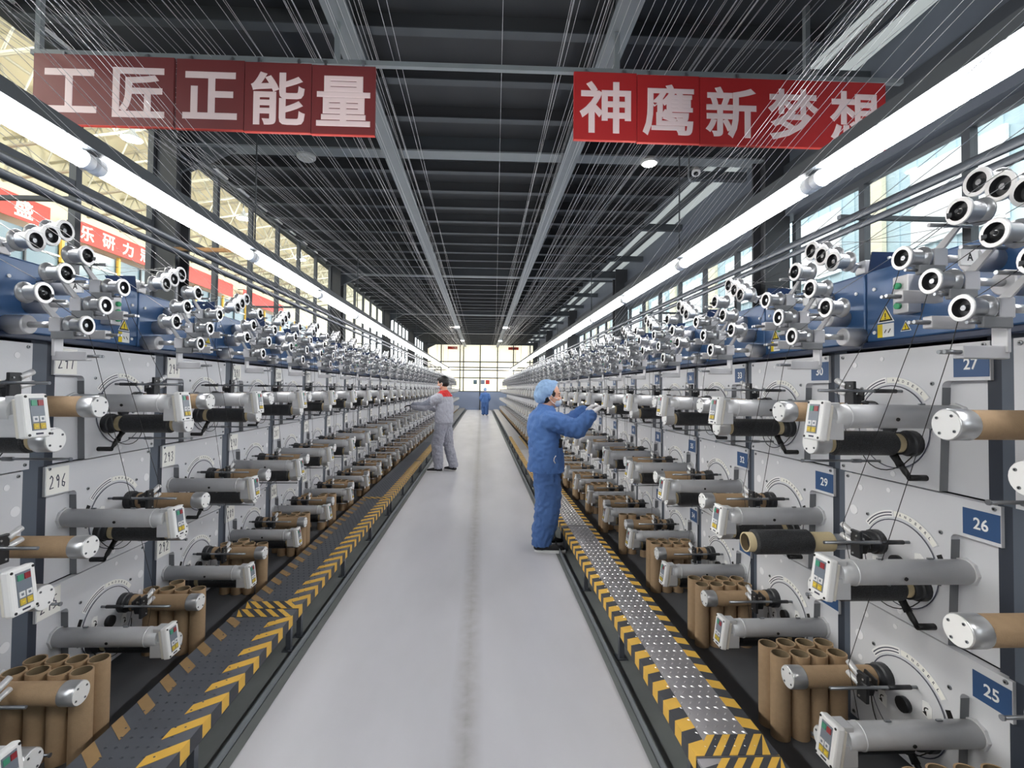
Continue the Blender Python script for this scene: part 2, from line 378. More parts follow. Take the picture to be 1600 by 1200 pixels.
# ------------------------------------------------------------------ setting
def setting():
    f = MB()
    f.add([(-1.0, -5, 0), (.713, -5, 0), (.713, 34.2, 0), (-1.0, 34.2, 0)], [(0, 1, 2, 3)], 'epoxy')
    f.add([(-1.5, -5, 0), (-1.0, -5, 0), (-1.0, 34.2, 0), (-1.5, 34.2, 0)], [(0, 1, 2, 3)], 'concrete')
    f.add([(.713, -5, 0), (1.15, -5, 0), (1.15, 34.2, 0), (.713, 34.2, 0)], [(0, 1, 2, 3)], 'concrete')
    f.add([(-4.3, -5, 0), (-1.5, -5, 0), (-1.5, 34.2, 0), (-4.3, 34.2, 0)], [(0, 1, 2, 3)], 'darkfloor')
    f.add([(1.15, -5, 0), (4.1, -5, 0), (4.1, 34.2, 0), (1.15, 34.2, 0)], [(0, 1, 2, 3)], 'darkfloor')
    vs = [(-4.3, -5, -.2), (4.1, -5, -.2), (4.1, 34.2, -.2), (-4.3, 34.2, -.2)]
    f.add(vs, [(3, 2, 1, 0)], 'darkfloor')
    struct('floor', f)
    c = MB(); c.bx(-4.3, 3.05, -5, 34.2, CEIL, CEIL + .12, 'ceil'); struct('ceiling', c)
    # light roof sheets seen through the strip beside the ceiling
    c = MB(); c.add([(3.05, -5, CEIL + .14), (4.2, -5, CEIL + .14), (4.2, 34.2, CEIL + .14), (3.05, 34.2, CEIL + .14)], [(0, 1, 2, 3)], 'roofpanel')
    struct('ceiling_roof_strip', c)
    # purlins
    b = MB(); y = -3.9; i = 0
    mains = [6.15 + 6.75 * k for k in range(-1, 5)]
    y = mains[0] - 3.4
    while y < 33.6:
        if min(abs(y - m) for m in mains) > .25:
            q = MB(); q.bx(-4.0, 3.05, y - .02, y + .02, CEIL - .14, CEIL, 'ceil'); q.bx(-4.0, 3.05, y - .05, y + .05, CEIL - .15, CEIL - .14, 'beam')
            i += 1; struct('trim_%d' % i, q)
        y += .675
    for m in mains:
        q = MB(); q.bx(-4.0, 3.75, m - .05, m + .05, CEIL - .2, CEIL, 'beam'); q.bx(-4.0, 3.75, m - .11, m + .11, CEIL - .22, CEIL - .2, 'beamlight')
        q.prism([(-4, m - .05, CEIL - .22), (-3.2, m - .05, CEIL - .22), (-4, m - .05, CEIL - .62)], (0, .1, 0), 'beam')
        i += 1; struct('trim_%d' % i, q)
    for x in (-1.18, 1.12):
        q = MB(); q.bx(x - .04, x + .04, -5, 34, CEIL - .27, CEIL, 'beam'); q.bx(x - .1, x + .1, -5, 34, CEIL - .29, CEIL - .27, 'beamlight')
        i += 1; struct('trim_%d' % i, q)
    # beams along the roof strip
    q = MB(); q.bx(3.05, 3.2, -5, 34, CEIL - .06, CEIL + .12, 'beam'); i += 1; struct('trim_%d' % i, q)
    q = MB(); q.bx(3.5, 3.56, -5, 34, CEIL - .02, CEIL + .1, 'frame'); i += 1; struct('trim_%d' % i, q)
    q = MB(); q.bx(3.92, 4.1, -5, 34.2, 3.78, CEIL + .14, 'fascia'); q.bx(3.86, 3.92, -5, 34.2, 3.78, 3.86, 'fascia'); q.bx(3.84, 3.92, -5, 34.2, 4.3, 4.42, 'frame'); struct('wall_right_upper', q)
    y = 2.4
    while y < 33:
        q = MB(); q.bx(3.05, 3.92, y - .05, y + .05, CEIL - .12, CEIL, 'beam'); i += 1; struct('trim_%d' % i, q); y += 2.25
    # lower walls
    q = MB(); q.bx(-4.1, -4.0, -5, 34.2, 0, 1.95, 'wallgrey'); struct('wall_left', q)
    q = MB(); q.bx(3.95, 4.05, -5, 34.2, 0, 1.8, 'wallgrey'); struct('wall_right', q)
    q = MB(); q.bx(-4.3, 4.1, -5.1, -5, 0, CEIL + .6, 'wallgrey'); struct('wall_back', q)
    # columns
    for k, m in enumerate(mains):
        for s, x0, x1, nm in ((-1, -4.07, -3.75, 'a'), (1, 3.6, 3.92, 'b')):
            q = MB(); y0 = m - .28; q.bx(x0, x1, y0, y0 + .03, 0, CEIL, 'column'); q.bx(x0, x1, y0 + .27, y0 + .3, 0, CEIL, 'column')
            xc = (x0 + x1) / 2; q.bx(xc - .06, xc + .06, y0 + .03, y0 + .27, 0, CEIL, 'column')
            i += 1; struct('trim_%d' % i, q)
    # windows, one per bay
    n = 0
    for k in range(len(mains)):
        ya = mains[k] + .03; yb = mains[k + 1] - .29 if k + 1 < len(mains) else 34.1
        if yb - ya < .3: continue
        for side in (-1, 1):
            n += 1; x = -4.03 if side < 0 else 4.0; z0, z1 = (1.95, CEIL - .02) if side < 0 else (1.8, 3.78)
            q = MB(); q.bx(x - .035, x + .035, ya, yb, z0, z0 + .06, 'frame'); q.bx(x - .035, x + .035, ya, yb, z1 - .07, z1, 'frame')
            nm = max(1, round((yb - ya) / 1.13)); w = (yb - ya) / nm
            for j in range(nm + 1):
                yy = ya + w * j; q.bx(x - .034, x + .034, yy - .035, yy + .035, z0 + .05, z1 - .06, 'frame')
            if side < 0: q.bx(x - .03, x + .03, ya, yb, 3.48, 3.54, 'frame')
            if side < 0: q.bx(x + .035, x + .06, ya, yb, z1 - .03, z1 - .005, 'white')
            o = struct('window_%d' % n, q)
            g = MB(); g.add([(x, ya, z0), (x, yb, z0), (x, yb, z1), (x, ya, z1)], [(0, 1, 2, 3)], 'glass'); link('pane', g.mesh('pane'), o)
    # far end: glazed wall over a blue-grey partition
    q = MB()
    for xx in (-3.9, -2.9, -1.55, -1.3, -.1, 1.15, 2.3, 3.5): q.bx(xx - .035, xx + .035, 34.1, 34.2, 1.3, CEIL, 'frame')
    for zz in (1.32, 2.3, 2.85, 3.05, 3.45): q.bx(-4, 3.95, 34.09, 34.19, zz - .035, zz + .035, 'frame')
    o = struct('window_%d' % (n + 1), q)
    g = MB(); g.bx(-4, 3.95, 34.2, 34.22, 1.3, CEIL, 'skylit'); link('pane', g.mesh('pane'), o)
    q = MB(); q.bx(-4.2, 3.9, 34.05, 34.25, 0, 1.3, 'partition'); q.bx(-.14, -.06, 34.0, 34.05, 0, 3.5, 'frame'); struct('wall_far', q)
setting()

# ------------------------------------------------------------------ winding station (built for the bank on the +x side, mirrored for the other)
def circ(mb, x, y, z, r, th, m, seg=20): mb.lathe([(0, r), (th, r)], (x, y, z), (-1, 0, 0), m, seg)
def screw_mb(y, z):
    q = MB(); q.lathe([(0, .008), (.003, .008), (.004, .006)], (0, y, z), (-1, 0, 0), 'steel', 10); circ(q, -.004, y, z, .0035, .0012, 'black', 6); return q
def station_parts(yn, yf, left, bare=False):
    """list of (path, MB). yn/yf: near and far panel edges relative to the turntable centre"""
    P = []
    p = MB(); yc = yn + .172; rr = .022; cor = [(yc + .014 - rr * 0, .19 - .0)]
    outl = [(yc + .016, -.231), (yf, -.231), (yf, .327), (yn, .327), (yn, .19)] + [(yc - rr + rr * math.sin(w), .19 - rr + rr * math.cos(w)) for w in [PI / 2 * i / 5 for i in range(6)]]
    p.prism([(0, y, z) for y, z in outl], (.035, 0, 0), 'panel')
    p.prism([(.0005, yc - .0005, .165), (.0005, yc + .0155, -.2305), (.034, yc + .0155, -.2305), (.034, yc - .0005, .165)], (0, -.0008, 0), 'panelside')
    for (y, z, r) in ((.2, .27, .013), (.22, -.02, .018), (.235, .06, .012), (-.17, -.02, .01), (.05, .29, .01), (.24, .16, .022), (.0, -.2, .012)): circ(p, .0, y, z, r, .0015, 'plug', 14)
    P.append(('panel', p))
    for (y, z) in ((yn + .02, .315), (yf - .02, .31), (yf - .02, -.21), (.16, .16), (-.18, .18)): P.append(('screw', screw_mb(y, z)))
    c = MB(); c.bx(.034, .045, yn, yn + .195, -.231, .195, 'panel'); P.append(('recessed_plate', c))
    t = MB(); circ(t, -.0005, 0, 0, .174, .004, 'panel', 40); t.arc(-.0045, 0, 0, .1715, .1755, 0, 2 * PI, .001, 'ink', 48)
    circ(t, -.004, .0, .0, .03, .02, 'darksteel', 16)
    for (y, z, s) in ((.11, -.045, 1), (-.095, .035, -1)):
        t.prism([(-.0046, y - .02, z - .03), (-.0046, y + .02, z - .02), (-.0046, y + .02, z + .03), (-.0046, y - .005, z + .036), (-.0046, y - .02, z + .022)], (-.0012, 0, 0), 'white')
        t.arc(-.0058, y, z, .009, .0135, -.9, 2.0, .0008, 'black', 8)
        t.prism([(-.0058, y + .002, z - .02), (-.0058, y + .019, z - .012), (-.0058, y + .004, z - .002)], (-.0008, 0, 0), 'black')
    P.append(('turntable', t))
    d = MB(); a0, a1 = math.radians(36), math.radians(144); am = math.radians(82)
    am = math.radians(98) if left else am; la, lb = (am, a1) if left else (a0, am); ta, tb = (a0, am) if left else (am, a1)
    d.arc(-.0005, 0, 0, .183, .212, la, lb, .0015, 'white', 14); d.arc(-.0005, 0, 0, .183, .212, ta, tb, .0012, 'panel', 18); d.arc(-.0012, 0, 0, .186, .209, ta + .02, tb - .02, .001, 'paper', 18)
    for r in (.191, .2025): d.arc(-.0018, 0, 0, r - .0022, r + .0022, la + .03, lb - .03, .0008, 'ink', 14)
    if not bare:
        word = 'ANDSERL'
        for i, ch in enumerate(word):
            w = math.radians(92 + 7 * i) if not left else math.radians(90 - 7 * i)
            uu = Vector((0, -math.sin(w) * 1, math.cos(w))) if not left else Vector((0, math.sin(w), -math.cos(w)))
            vv = Vector((0, math.cos(w), math.sin(w))); 
            put_text(d, ch, (-.0022, .1975 * math.cos(w), .1975 * math.sin(w)), uu, vv, .009, .011, 'ink', .02, -.0004 if left else .0004)
    d.arc(-.0005, 0, 0, .184, .206, math.radians(152), math.radians(162), .0012, 'black', 6)
    P.append(('scale_arc', d))
    for nm, y, z in (('upper_spindle', .1, .055), ('lower_spindle', -.1, -.06)):
        q = MB(); q.lathe([(0, .052), (.03, .052), (.035, .046), (.062, .046)], (-.003, y, z), (-1, 0, 0), 'darksteel', 20); q.cyl((-.06, y, z), (-.372, y, z), .033, 'steel', 16)
        e = MB(); e.lathe([(0, .0435), (.004, .0455), (.058, .0455), (.062, .043)], (-.37, y, z), (-1, 0, 0), 'alu', 24)
        e.lathe([(0, .042), (.0012, .042)], (-.432, y, z), (-1, 0, 0), 'white', 24)
        for k in range(4):
            w = .6 + k * PI / 2; yy = y + .031 * math.cos(w); zz = z + .031 * math.sin(w); e.lathe([(0, .0045), (.002, .0045)], (-.433, yy, zz), (-1, 0, 0), 'steel', 8); circ(e, -.4348, yy, zz, .0022, .0008, 'black', 6)
        P.append((nm, q)); P.append((nm + '/end_cap', e))
    ya = yn + .148; za = .055
    a = MB(); a.lathe([(0, .052), (.012, .052)], (.034, ya, za), (-1, 0, 0), 'armgrey', 8, smooth=False)
    a.lathe([(0, .044), (.417, .044), (.419, .0465), (.425, .0465), (.427, .0445), (.482, .0445)], (.022, ya, za), (-1, 0, 0), 'armgrey', 28)
    for x in (-.1, -.29): a.box((x, ya + .004, za + .045), (.022, .008, .008), 'steel'); a.cyl((x + .03, ya, za - .05), (x + .03, ya, za - .04), .005, 'steel', 8)
    a.cyl((-.235, ya - .04 * .8, za - .006), (-.235, ya - .046, za - .009), .007, 'black', 8)
    P.append(('arm', a))
    h = MB(); h.bx(-.49, -.43, ya - .036, ya + .036, za - .085, za - .01, 'armgrey', .003); h.bx(-.485, -.44, ya - .03, ya + .03, za - .02, za + .05, 'armgrey', .003); P.append(('arm_bracket', h))
    rot = (0, math.radians(8), 0); zc = za - .016; xc = -.505
    R = Euler(rot).to_matrix(); cc = Vector((xc, ya, zc))
    def bl(x, y, z, dx, dy, dz, m, q, ch=0): q.box(cc + R @ Vector((x, y, z)), (dx, dy, dz), m, rot, ch)
    k = MB(); bl(0, 0, 0, .03, .09, .148, 'white', k, .007); bl(.018, 0, -.005, .02, .078, .13, 'cream', k, .003); P.append(('control_box', k))
    f = MB(); bl(-.016, 0, .004, .002, .05, .108, 'keyface', f)
    for (y, z, m) in ((.012, .042, 'red' if left else 'green'), (-.012, .042, 'green' if left else 'red'), (.012, -.012, 'keywhite'), (-.012, -.012, 'keywhite'), (.012, -.036, 'keyyellow'), (-.012, -.036, 'keyyellow')):
        bl(-.018, y, z, .003, .019, .019, m, f)
    for y in (-.012, .012): bl(-.0197, y, -.012, .001, .008, .008, 'keyface', f); bl(-.0197, y, -.036, .001, .009, .004, 'yellow', f)
    bl(-.0155, 0, -.061, .001, .026, .006, 'ink', f)
    s = f
    for y in (-.036, .036):
        for z in (-.064, .064): s.lathe([(0, .0045), (.002, .0045)], cc + R @ Vector((-.0148, y, z)), R @ Vector((-1, 0, 0)), 'black', 8)
    P.append(('control_box/keypad', f))
    g = MB(); g.cyl((0, -.05, .1), (-.36, -.05, .1), .0065, 'steel', 10); g.cyl((-.03, -.05, .1), (-.12, -.05, .1), .009, 'darksteel', 10); P.append(('traverse_rod', g))
    v = MB(); v.box((-.2, -.02, .085), (.014, .05, .11), 'darksteel', None, .003); v.box((-.165, .0, .06), (.05, .02, .045), 'darksteel', (.3, 0, 0), .004)
    v.cyl((-.2, .0, .12), (-.2, .055, .145), .012, 'pulleyrim', 12); v.cyl((-.2, .0, .085), (-.2, .058, .1), .011, 'pulleyrim', 12)
    v.prism([(-.13, -.01, .105), (-.13, .05, .115), (-.13, .062, .075), (-.13, .03, .05), (-.13, -.01, .06)], (-.006, 0, 0), 'darksteel')
    for (y, z) in ((.02, .09), (.04, .08)): v.lathe([(0, .006), (.004, .006)], (-.136, y, z), (-1, 0, 0), 'alu', 8)
    for (y, z) in ((-.03, .12), (-.01, .045)): v.lathe([(0, .004), (.003, .004)], (-.207, y, z), (-1, 0, 0), 'alu', 8)
    v.cyl((-.2, -.05, .1), (-.2, -.02, .1), .01, 'darksteel', 10)
    P.append(('traverse_guide', v))
    r = MB(); r.cyl((0, .06, -.155), (-.35, .06, -.155), .0055, 'steel', 10); r.cyl((-.09, .06, -.155), (-.13, .06, -.155), .009, 'steel', 10); r.cyl((-.35, .06, -.155), (-.356, .06, -.155), .008, 'steel', 10); P.append(('catch_rod', r))
    l = MB(); l.cyl((0, -.15, -.19), (-.07, -.15, -.19), .012, 'black', 10); l.tubeline([(-.066, -.152, -.192), (-.07, -.135, -.17), (-.075, -.098, -.118)], .011, 'black', 8); l.tubeline([(-.073, -.118, -.148), (-.077, -.09, -.108)], .015, 'rubber', 8); P.append(('brake_lever', l))
    cb = MB(); pts = []
    for i in range(15):
        w = math.radians(195 + 150 * i / 14); pts.append((-.006 - .03 * math.sin(PI * i / 14), .02 + .155 * math.cos(w), -.02 + .165 * math.sin(w)))
    cb.tubeline(pts, .0022, 'black', 6); P.append(('cable', cb))
    return P
PLATE_COL = {}
def plate_mb(num, yn, left):
    q = MB()
    if left:
        q.bx(-.0018, 0, yn + .004, yn + .124, .195, .318, 'paper'); handwrite(q, str(num), -.0018, yn + .064, .252, .095, .06, 1, 'ink'); 
    else:
        q.bx(-.0018, 0, yn + .002, yn + .126, .203, .297, 'plateblue')
        put_text(q, str(num), (-.0018, yn + .064, .25), (0, -1, 0), (0, 0, 1), .05, .042, 'white', .018, .0008)
    return q
def join_parts(P):
    m = MB()
    for _, q in P: m.merge(q)
    return m
def standing(mb, n=0): pass

def wtube_mb():
    q = MB(); q.pipe((-.065, 0, 0), (-.37, 0, 0), .0425, .0345, 'card', 'cardin', 24); return q
def spool_mb():
    q = MB(); q.pipe((-.065, 0, 0), (-.37, 0, 0), .0385, .0345, 'cardpale', 'cardin', 20)
    q.lathe([(0, .039), (.012, .049), (.25, .049), (.262, .039)], (-.09, 0, 0), (-1, 0, 0), 'carbon', 28); return q
WT = {s: wtube_mb().mesh('winding_tube', s < 0) for s in (-1, 1)}
SP = {s: spool_mb().mesh('yarn_spool', s < 0) for s in (-1, 1)}
BANK = {1: 'blue-plate bank', -1: 'paper-card bank'}
def col_geo(side, k):
    return (NR + PR * k, XR, -.39, .295) if side > 0 else (NL + PL * k, -XL, -.42, .27)

def stations():
    for side in (1, -1):
        left = side < 0; yn, yf = (-.39, .295) if not left else (-.42, .27)
        parts = [(n, q.mesh(n.split('/')[-1], left)) for n, q in station_parts(yn, yf, left)]
        joined = join_parts(station_parts(yn, yf, left, True)).mesh('winding_station', left)
        N = NCOL_L if left else NCOL_R
        for k in range(-1, N):
            near, x, _, _ = col_geo(side, k)
            for r in range(3):
                num = (25 + 3 * k + (2 - r)) if side > 0 else (297 - 3 * k - r)
                y = near - yn - STAG * r; loc = (x, y, ZD[r]); od = ordw(k + 2)
                wh = '%s row, %s column of %s counted from the near end' % (ROWN[r], od, BANK[side])
                if k < FULL:
                    t = thing('winding_station', 'pale winding station numbered %d, %s' % (num, wh.replace(' counted from the near end', '')), 'winding machine', loc, 'winding stations of the ' + BANK[side])
                    made = {}
                    for n, me in parts:
                        par = made[n.split('/')[0]] if '/' in n else t
                        o = link(n.split('/')[-1], me, par, (0, 0, .05) if r == 0 and n.startswith('traverse') else (0, 0, 0)); made[n] = o
                    link('number_plate' if side > 0 else 'number_card', plate_mb(num, yn, left).mesh('number_plate', left), t)
                else:
                    t = tag(link('winding_station', joined, None, loc), 'pale winding station, ' + wh, 'winding machine', 'winding stations of the ' + BANK[side])
                    if k < 15: link('number_plate' if side > 0 else 'number_card', plate_mb(num, yn, left).mesh('number_plate', left), t)
                special = side > 0 and k == 0 and r == 1
                a = (loc[0], y + .1, ZD[r] + .055); b = (loc[0], y - .1, ZD[r] - .06)
                if not special:
                    tag(link('winding_tube', WT[side], None, a), 'empty brown winding tube, ' + wh.replace(' counted', ''), 'winding tube', 'tubes on the %s spindles' % BANK[side])
                tag(link('yarn_spool', SP[side], None, b), 'black wound yarn spool, ' + wh.replace(' counted', ''), 'spool', 'spools on the %s spindles' % BANK[side])
                if special:
                    q = MB(); q.pipe((-.5 - .1, 0, 0), (-.22, 0, 0), .041, .0355, 'cardpale', 'cardin', 28)
                    t2 = thing('yarn_spool', 'thick shiny black yarn spool pulled halfway off its spindle', 'spool', a)
                    link('core_tube', q.mesh('core_tube'), t2)
                    q = MB(); q.lathe([(0, .042), (.01, .052), (.245, .052), (.255, .042)], (-.315, 0, 0), (-1, 0, 0), 'carbon', 36); link('winding', q.mesh('winding'), t2)
stations()

# ------------------------------------------------------------------ posts, blue boxes, guide heads
def pulley(mb, x, y, z, r=.04, w=.075, ax=(-1, 0, 0)):
    """flanged guide roller whose open front face looks along ax"""
    prof = [(0, r * .6), (0, r * .95), (.006, r), (.012, r * .95), (.02, r * .72), (w - .02, r * .72), (w - .01, r * .98), (w - .003, r), (w, r * .96), (w, r * .7), (w - .018, r * .62), (w - .018, r * .25), (w - .006, r * .2), (w - .006, .001)]
    names = ['pulley'] * 7 + ['pulleyrim', 'pulleyrim', 'darksteel', 'darksteel', 'steel', 'steel']
    mb.lathe(prof, (x, y, z), ax, 'pulley', 20, False, lambda j: names[min(j, len(names) - 1)])
def head_parts():
    """yarn guide arm; origin on the box front at the height of its lower roller"""
    P = []
    m = MB(); m.lathe([(0, .04), (.085, .04), (.09, .036)], (0, 0, 0), (-1, 0, 0), 'cast', 22); m.cyl((-.09, 0, 0), (-.2, 0, 0), .013, 'alu', 12); P.append(('motor', m))
    b = MB(); b.bx(-.235, -.185, -.024, .024, -.03, .03, 'cast', .004); b.bx(-.21, -.198, -.022, .022, -.13, -.03, 'cast', .002); b.cyl((-.25, 0, 0), (-.235, 0, 0), .013, 'darksteel', 10)
    b.prism([(-.2, .01, .028), (-.2, -.03, .028), (-.19, -.075, .085), (-.19, -.055, .088)], (-.008, 0, 0), 'cast'); P.append(('bracket', b))
    c = MB(); c.bx(-.335, -.195, -.016, .016, -.148, -.11, 'cast', .003)
    for y in (-.008, .01): c.cyl((-.335, y, -.129), (-.385, y, -.129), .006, 'steel', 8)
    c.bx(-.29, -.2, -.03, -.012, -.06, -.028, 'panelside', .003); c.cyl((-.29, -.02, -.045), (-.33, -.02, -.045), .005, 'steel', 8); P.append(('yarn_guide', c))
    d = MB(); d.cyl((-.155, -.068, .088), (-.295, -.068, .088), .0065, 'steel', 8); d.box((-.262, -.103, .1), (.075, .012, .009), 'darksteel', (0, 0, .75)); P.append(('cross_bar', d))
    e = MB(); pulley(e, -.25, 0, 0); P.append(('roller', e))
    e = MB(); pulley(e, -.19, -.137, .108, .042, .08); e.cyl((-.2, -.137, .108), (-.275, -.137, .108), .006, 'darksteel', 8); P.append(('roller', e))
    return P
def cluster_parts():
    """three rollers on a lever over the box end; origin on the box top"""
    P = []
    q = MB(); q.bx(.0, .05, -.03, .03, 0, .06, 'cast', .004); q.cyl((.05, 0, .05), (.5, 0, .05), .014, 'alu', 12); q.cyl((0, 0, .04), (-.06, 0, .04), .01, 'alu', 10)
    q.prism([(-.05, -.06, .03), (-.05, -.03, .0), (-.05, .04, .045), (-.05, .16, .13), (-.05, .15, .15)], (-.01, 0, 0), 'cast'); P.append(('lever', q))
    for i in range(3):
        e = MB(); pulley(e, -.075, -.03 + .068 * i, .05 + .043 * i, .045, .08); e.cyl((-.05, -.03 + .068 * i, .05 + .043 * i), (-.08, -.03 + .068 * i, .05 + .043 * i), .008, 'steel', 8); P.append(('roller', e))
    return P
def tri(mb, x, y, z, h, th, m): mb.prism([(x, y - h * .58, z), (x, y + h * .58, z), (x, y, z + h)], (-th, 0, 0), m)
def box_parts(y0, y1, left):
    """blue drive housing; origin at the column's near edge, floor level, front plane x=0"""
    P = []
    q = MB(); q.bx(0, .5, y0 + .003, y1 - .003, 1.76, 2.075, 'blue', .008); P.append(('body', q))
    q = MB(); q.bx(-.012, .5, y0, y1, 1.735, 1.76, 'bluedark', .004); P.append(('base_channel', q))
    q = MB(); q.prism([(.0, y1 - .012, 2.07), (.13, y1 - .012, 2.07), (.15, y1 - .05, 2.155), (-.015, y1 - .05, 2.155)], (0, -.006, 0), 'bluedark'); q.cyl((.06, y1 - .052, 2.13), (.06, y1 - .062, 2.13), .006, 'white', 8); P.append(('lid', q))
    for (y, z) in ((y1 - .05, 1.99), (y1 - .05, 1.8), (y0 + .05, 1.99), (y0 + .05, 1.8), ((y0 + y1) / 2, 2.04)):
        q = MB(); q.lathe([(0, .008), (.006, .008)], (0, y, z), (-1, 0, 0), 'white', 8); P.append(('bolt', q))
    q = MB(); q.bx(-.002, 0, y1 - .145, y1 - .065, 1.775, 1.832, 'white'); q.bx(-.003, -.001, *((y1 - .145, y1 - .12) if left else (y1 - .09, y1 - .065)), 1.775, 1.832, 'yellow'); q.box((-.003, y1 - (.085 if left else .125), 1.8), (.001, .003, .02), 'black', (.6, 0, 0)); q.box((-.003, y1 - .105, 1.8), (.001, .003, .016), 'black', (.6, 0, 0)); P.append(('notice_label', q))
    for (y, z, h) in ((y1 - .105, 1.838, .072), (y1 - .2, 1.79, .042)):
        q = MB(); tri(q, 0, y, z, h, .001, 'white'); tri(q, -.001, y, z + h * .06, h * .84, .0008, 'black'); tri(q, -.0018, y, z + h * .16, h * .6, .0008, 'yellow')
        q.box((-.0028, y, z + h * .42), (.0008, h * .07, h * .26), 'black'); q.box((-.0028, y, z + h * .22), (.0008, h * .07, h * .07), 'black'); P.append(('warning_label', q))
    q = MB(); q.bx(-.055, 0, y1 - .27, y1 - .2, 1.855, 2.005, 'cast', .004); P.append(('button_box', q))
    for z in (1.885, 1.925, 1.965):
        b = MB(); b.lathe([(0, .013), (.012, .013), (.015, .01)], (-.055, y1 - .23, z), (-1, 0, 0), 'greenlamp', 14); P.append(('button_box/green_button', b))
    return P
def a_plate(left):
    q = MB(); q.bx(-.16, -.09, -.2, -.19, .02, .08, 'white', .003); return q
ARM_POS = ((-.0, 2.0), (-.1, 1.9), (-.195, 1.8))
ARMN = ('uppermost', 'middle', 'lowest')
def heads():
    for side in (1, -1):
        left = side < 0; N = NCOL_L if left else NCOL_R; P_ = PL if left else PR
        y1 = .49; y0 = y1 - P_
        bp = [(n, q.mesh(n.split('/')[-1], left)) for n, q in box_parts(y0, y1, left)]; bj = join_parts(box_parts(y0, y1, left)).mesh('drive_housing', left)
        hp = [(n, q.mesh(n, left)) for n, q in head_parts()]; hj = join_parts(head_parts()).mesh('yarn_guide_arm', left)
        cp = [(n, q.mesh(n, left)) for n, q in cluster_parts()]; cj = join_parts(cluster_parts()).mesh('roller_bracket', left)
        for k in range(-1, N):
            near, x, _, _ = col_geo(side, k); od = ordw(k + 2); xb = x - side * .03; bank = BANK[side]
            w = '%s column of the %s from the near end' % (od, bank)
            # post between this column and the nearer one
            q = MB()
            for r in range(3):
                yp = near - STAG * r; ww = .09
                z0 = (0, .6, 1.164)[2 - r]; z1 = (.6, 1.164, 1.735)[2 - r]
                q.bx(x + side * .006, x + side * .2, yp - ww - .02, yp - .03, z0, z1, 'post'); q.bx(x + side * .012, x + side * .19, yp - .032, yp + .02, z0, z1, 'postdark')
            one('machine_post', q, 'slate blue machine post before the ' + w, 'post', group='posts of the ' + bank)
            full = k < FULL
            if full:
                t = thing('drive_housing', 'glossy blue drive housing above the ' + w, 'machine housing', (xb, near, 0), 'blue housings of the ' + bank); made = {}
                for n, me in bp:
                    o = link(n.split('/')[-1], me, made[n.split('/')[0]] if '/' in n else t); made[n] = o
            else:
                tag(link('drive_housing', bj, None, (xb, near, 0)), 'glossy blue drive housing above the ' + w, 'machine housing', 'blue housings of the ' + bank)
            for i, (dy, z) in enumerate(ARM_POS):
                lab = '%s yarn guide arm over the %s' % (ARMN[i], w); loc = (xb, near + dy + (-.06 if left else -.045), z - .012)
                if full:
                    t = thing('yarn_guide_arm', lab, 'yarn guide', loc, 'guide arms of the ' + bank)
                    for n, me in hp: link(n, me, t)
                else: tag(link('yarn_guide_arm', hj, None, loc), lab, 'yarn guide', 'guide arms of the ' + bank)
            lab = 'three-roller bracket over the ' + w; loc = (xb, near + .52, 2.075)
            if full:
                t = thing('roller_bracket', lab, 'yarn guide', loc, 'roller brackets of the ' + bank)
                for n, me in cp: link(n, me, t)
            else: tag(link('roller_bracket', cj, None, loc), lab, 'yarn guide', 'roller brackets of the ' + bank)
            if k in (0, 1):
                q = MB(); q.bx(-.15, -.085, -.075, -.065, .02, .075, 'white', .002)
                put_text(q, 'A', (-.118, -.0752, .048), (1, 0, 0) , (0, 0, 1), .02, .026, 'black', .02, .0008)
                if left:
                    q = MB(); q.bx(.085, .15, -.075, -.065, .02, .075, 'white', .002); put_text(q, 'A', (.118, -.0752, .048), (1, 0, 0), (0, 0, 1), .02, .026, 'black', .02, .0008)
                q.bx(*( (-.12, 0) if not left else (0, .12)), -.066, -.05, .04, .052, 'cast')
                one('marker_plate', q, 'small white plate marked A, ' + w, 'sign', (xb, near, 1.94))
        # dark sheet added behind the bank to stop light leaks
        x = XR if side > 0 else -XL; ya = (NR if side > 0 else NL) - 1.5; yb = (NR if side > 0 else NL) + P_ * N
        q = MB(); q.bx(x + side * .35, x + side * .38, ya, yb, 0, 1.74, 'postdark'); q.bx(x + side * .03, x + side * .35, yb - .02, yb, 0, 1.74, 'panel')
        one('rear_light_block', q, 'added light-blocking dark sheet closing the rear of the ' + BANK[side], 'light block')
heads()

# ------------------------------------------------------------------ upright cardboard tubes on the floor
def floor_tubes():
    q = MB(); q.pipe((0, 0, 0), (0, 0, .365), .04, .0345, 'card', 'cardin', 24); me = q.mesh('cardboard_tube')
    q = MB(); q.pipe((0, 0, 0), (0, 0, .365), .04, .0345, 'card', 'cardin', 12); me2 = q.mesh('cardboard_tube')
    rn = random.Random(3)
    for side in (1, -1):
        N = NCOL_L if side < 0 else NCOL_R
        for k in range(-1, N):
            near, x, _, _ = col_geo(side, k)
            slots = [(r, c) for r in (0, 1) for c in range(4)]
            if k > 12: slots = [(0, 0), (0, 1)]
            elif k > 1: rn.shuffle(slots); slots = sorted(slots[:rn.choice((5, 6, 7))])
            elif k >= 0 and side < 0: slots = [(0, 0), (0, 1), (0, 2), (0, 3), (1, 2)]
            for r, c in slots:
                yy = near + (.535 if side > 0 else .545) + .088 * r + rn.uniform(-.008, .008); xx = x - side * (.4 - .088 * c) + rn.uniform(-.003, .003)
                if side < 0: xx += -.03
                o = tag(link('cardboard_tube', me if k < 6 else me2, None, (xx, yy, 0)),
                        'upright cardboard tube, %s row, %s from aisle, under %s column of %s' % (('front', 'rear')[r], ORD[c], ordw(k + 2), BANK[side]), 'cardboard tube', 'cardboard tubes under the ' + BANK[side])
floor_tubes()

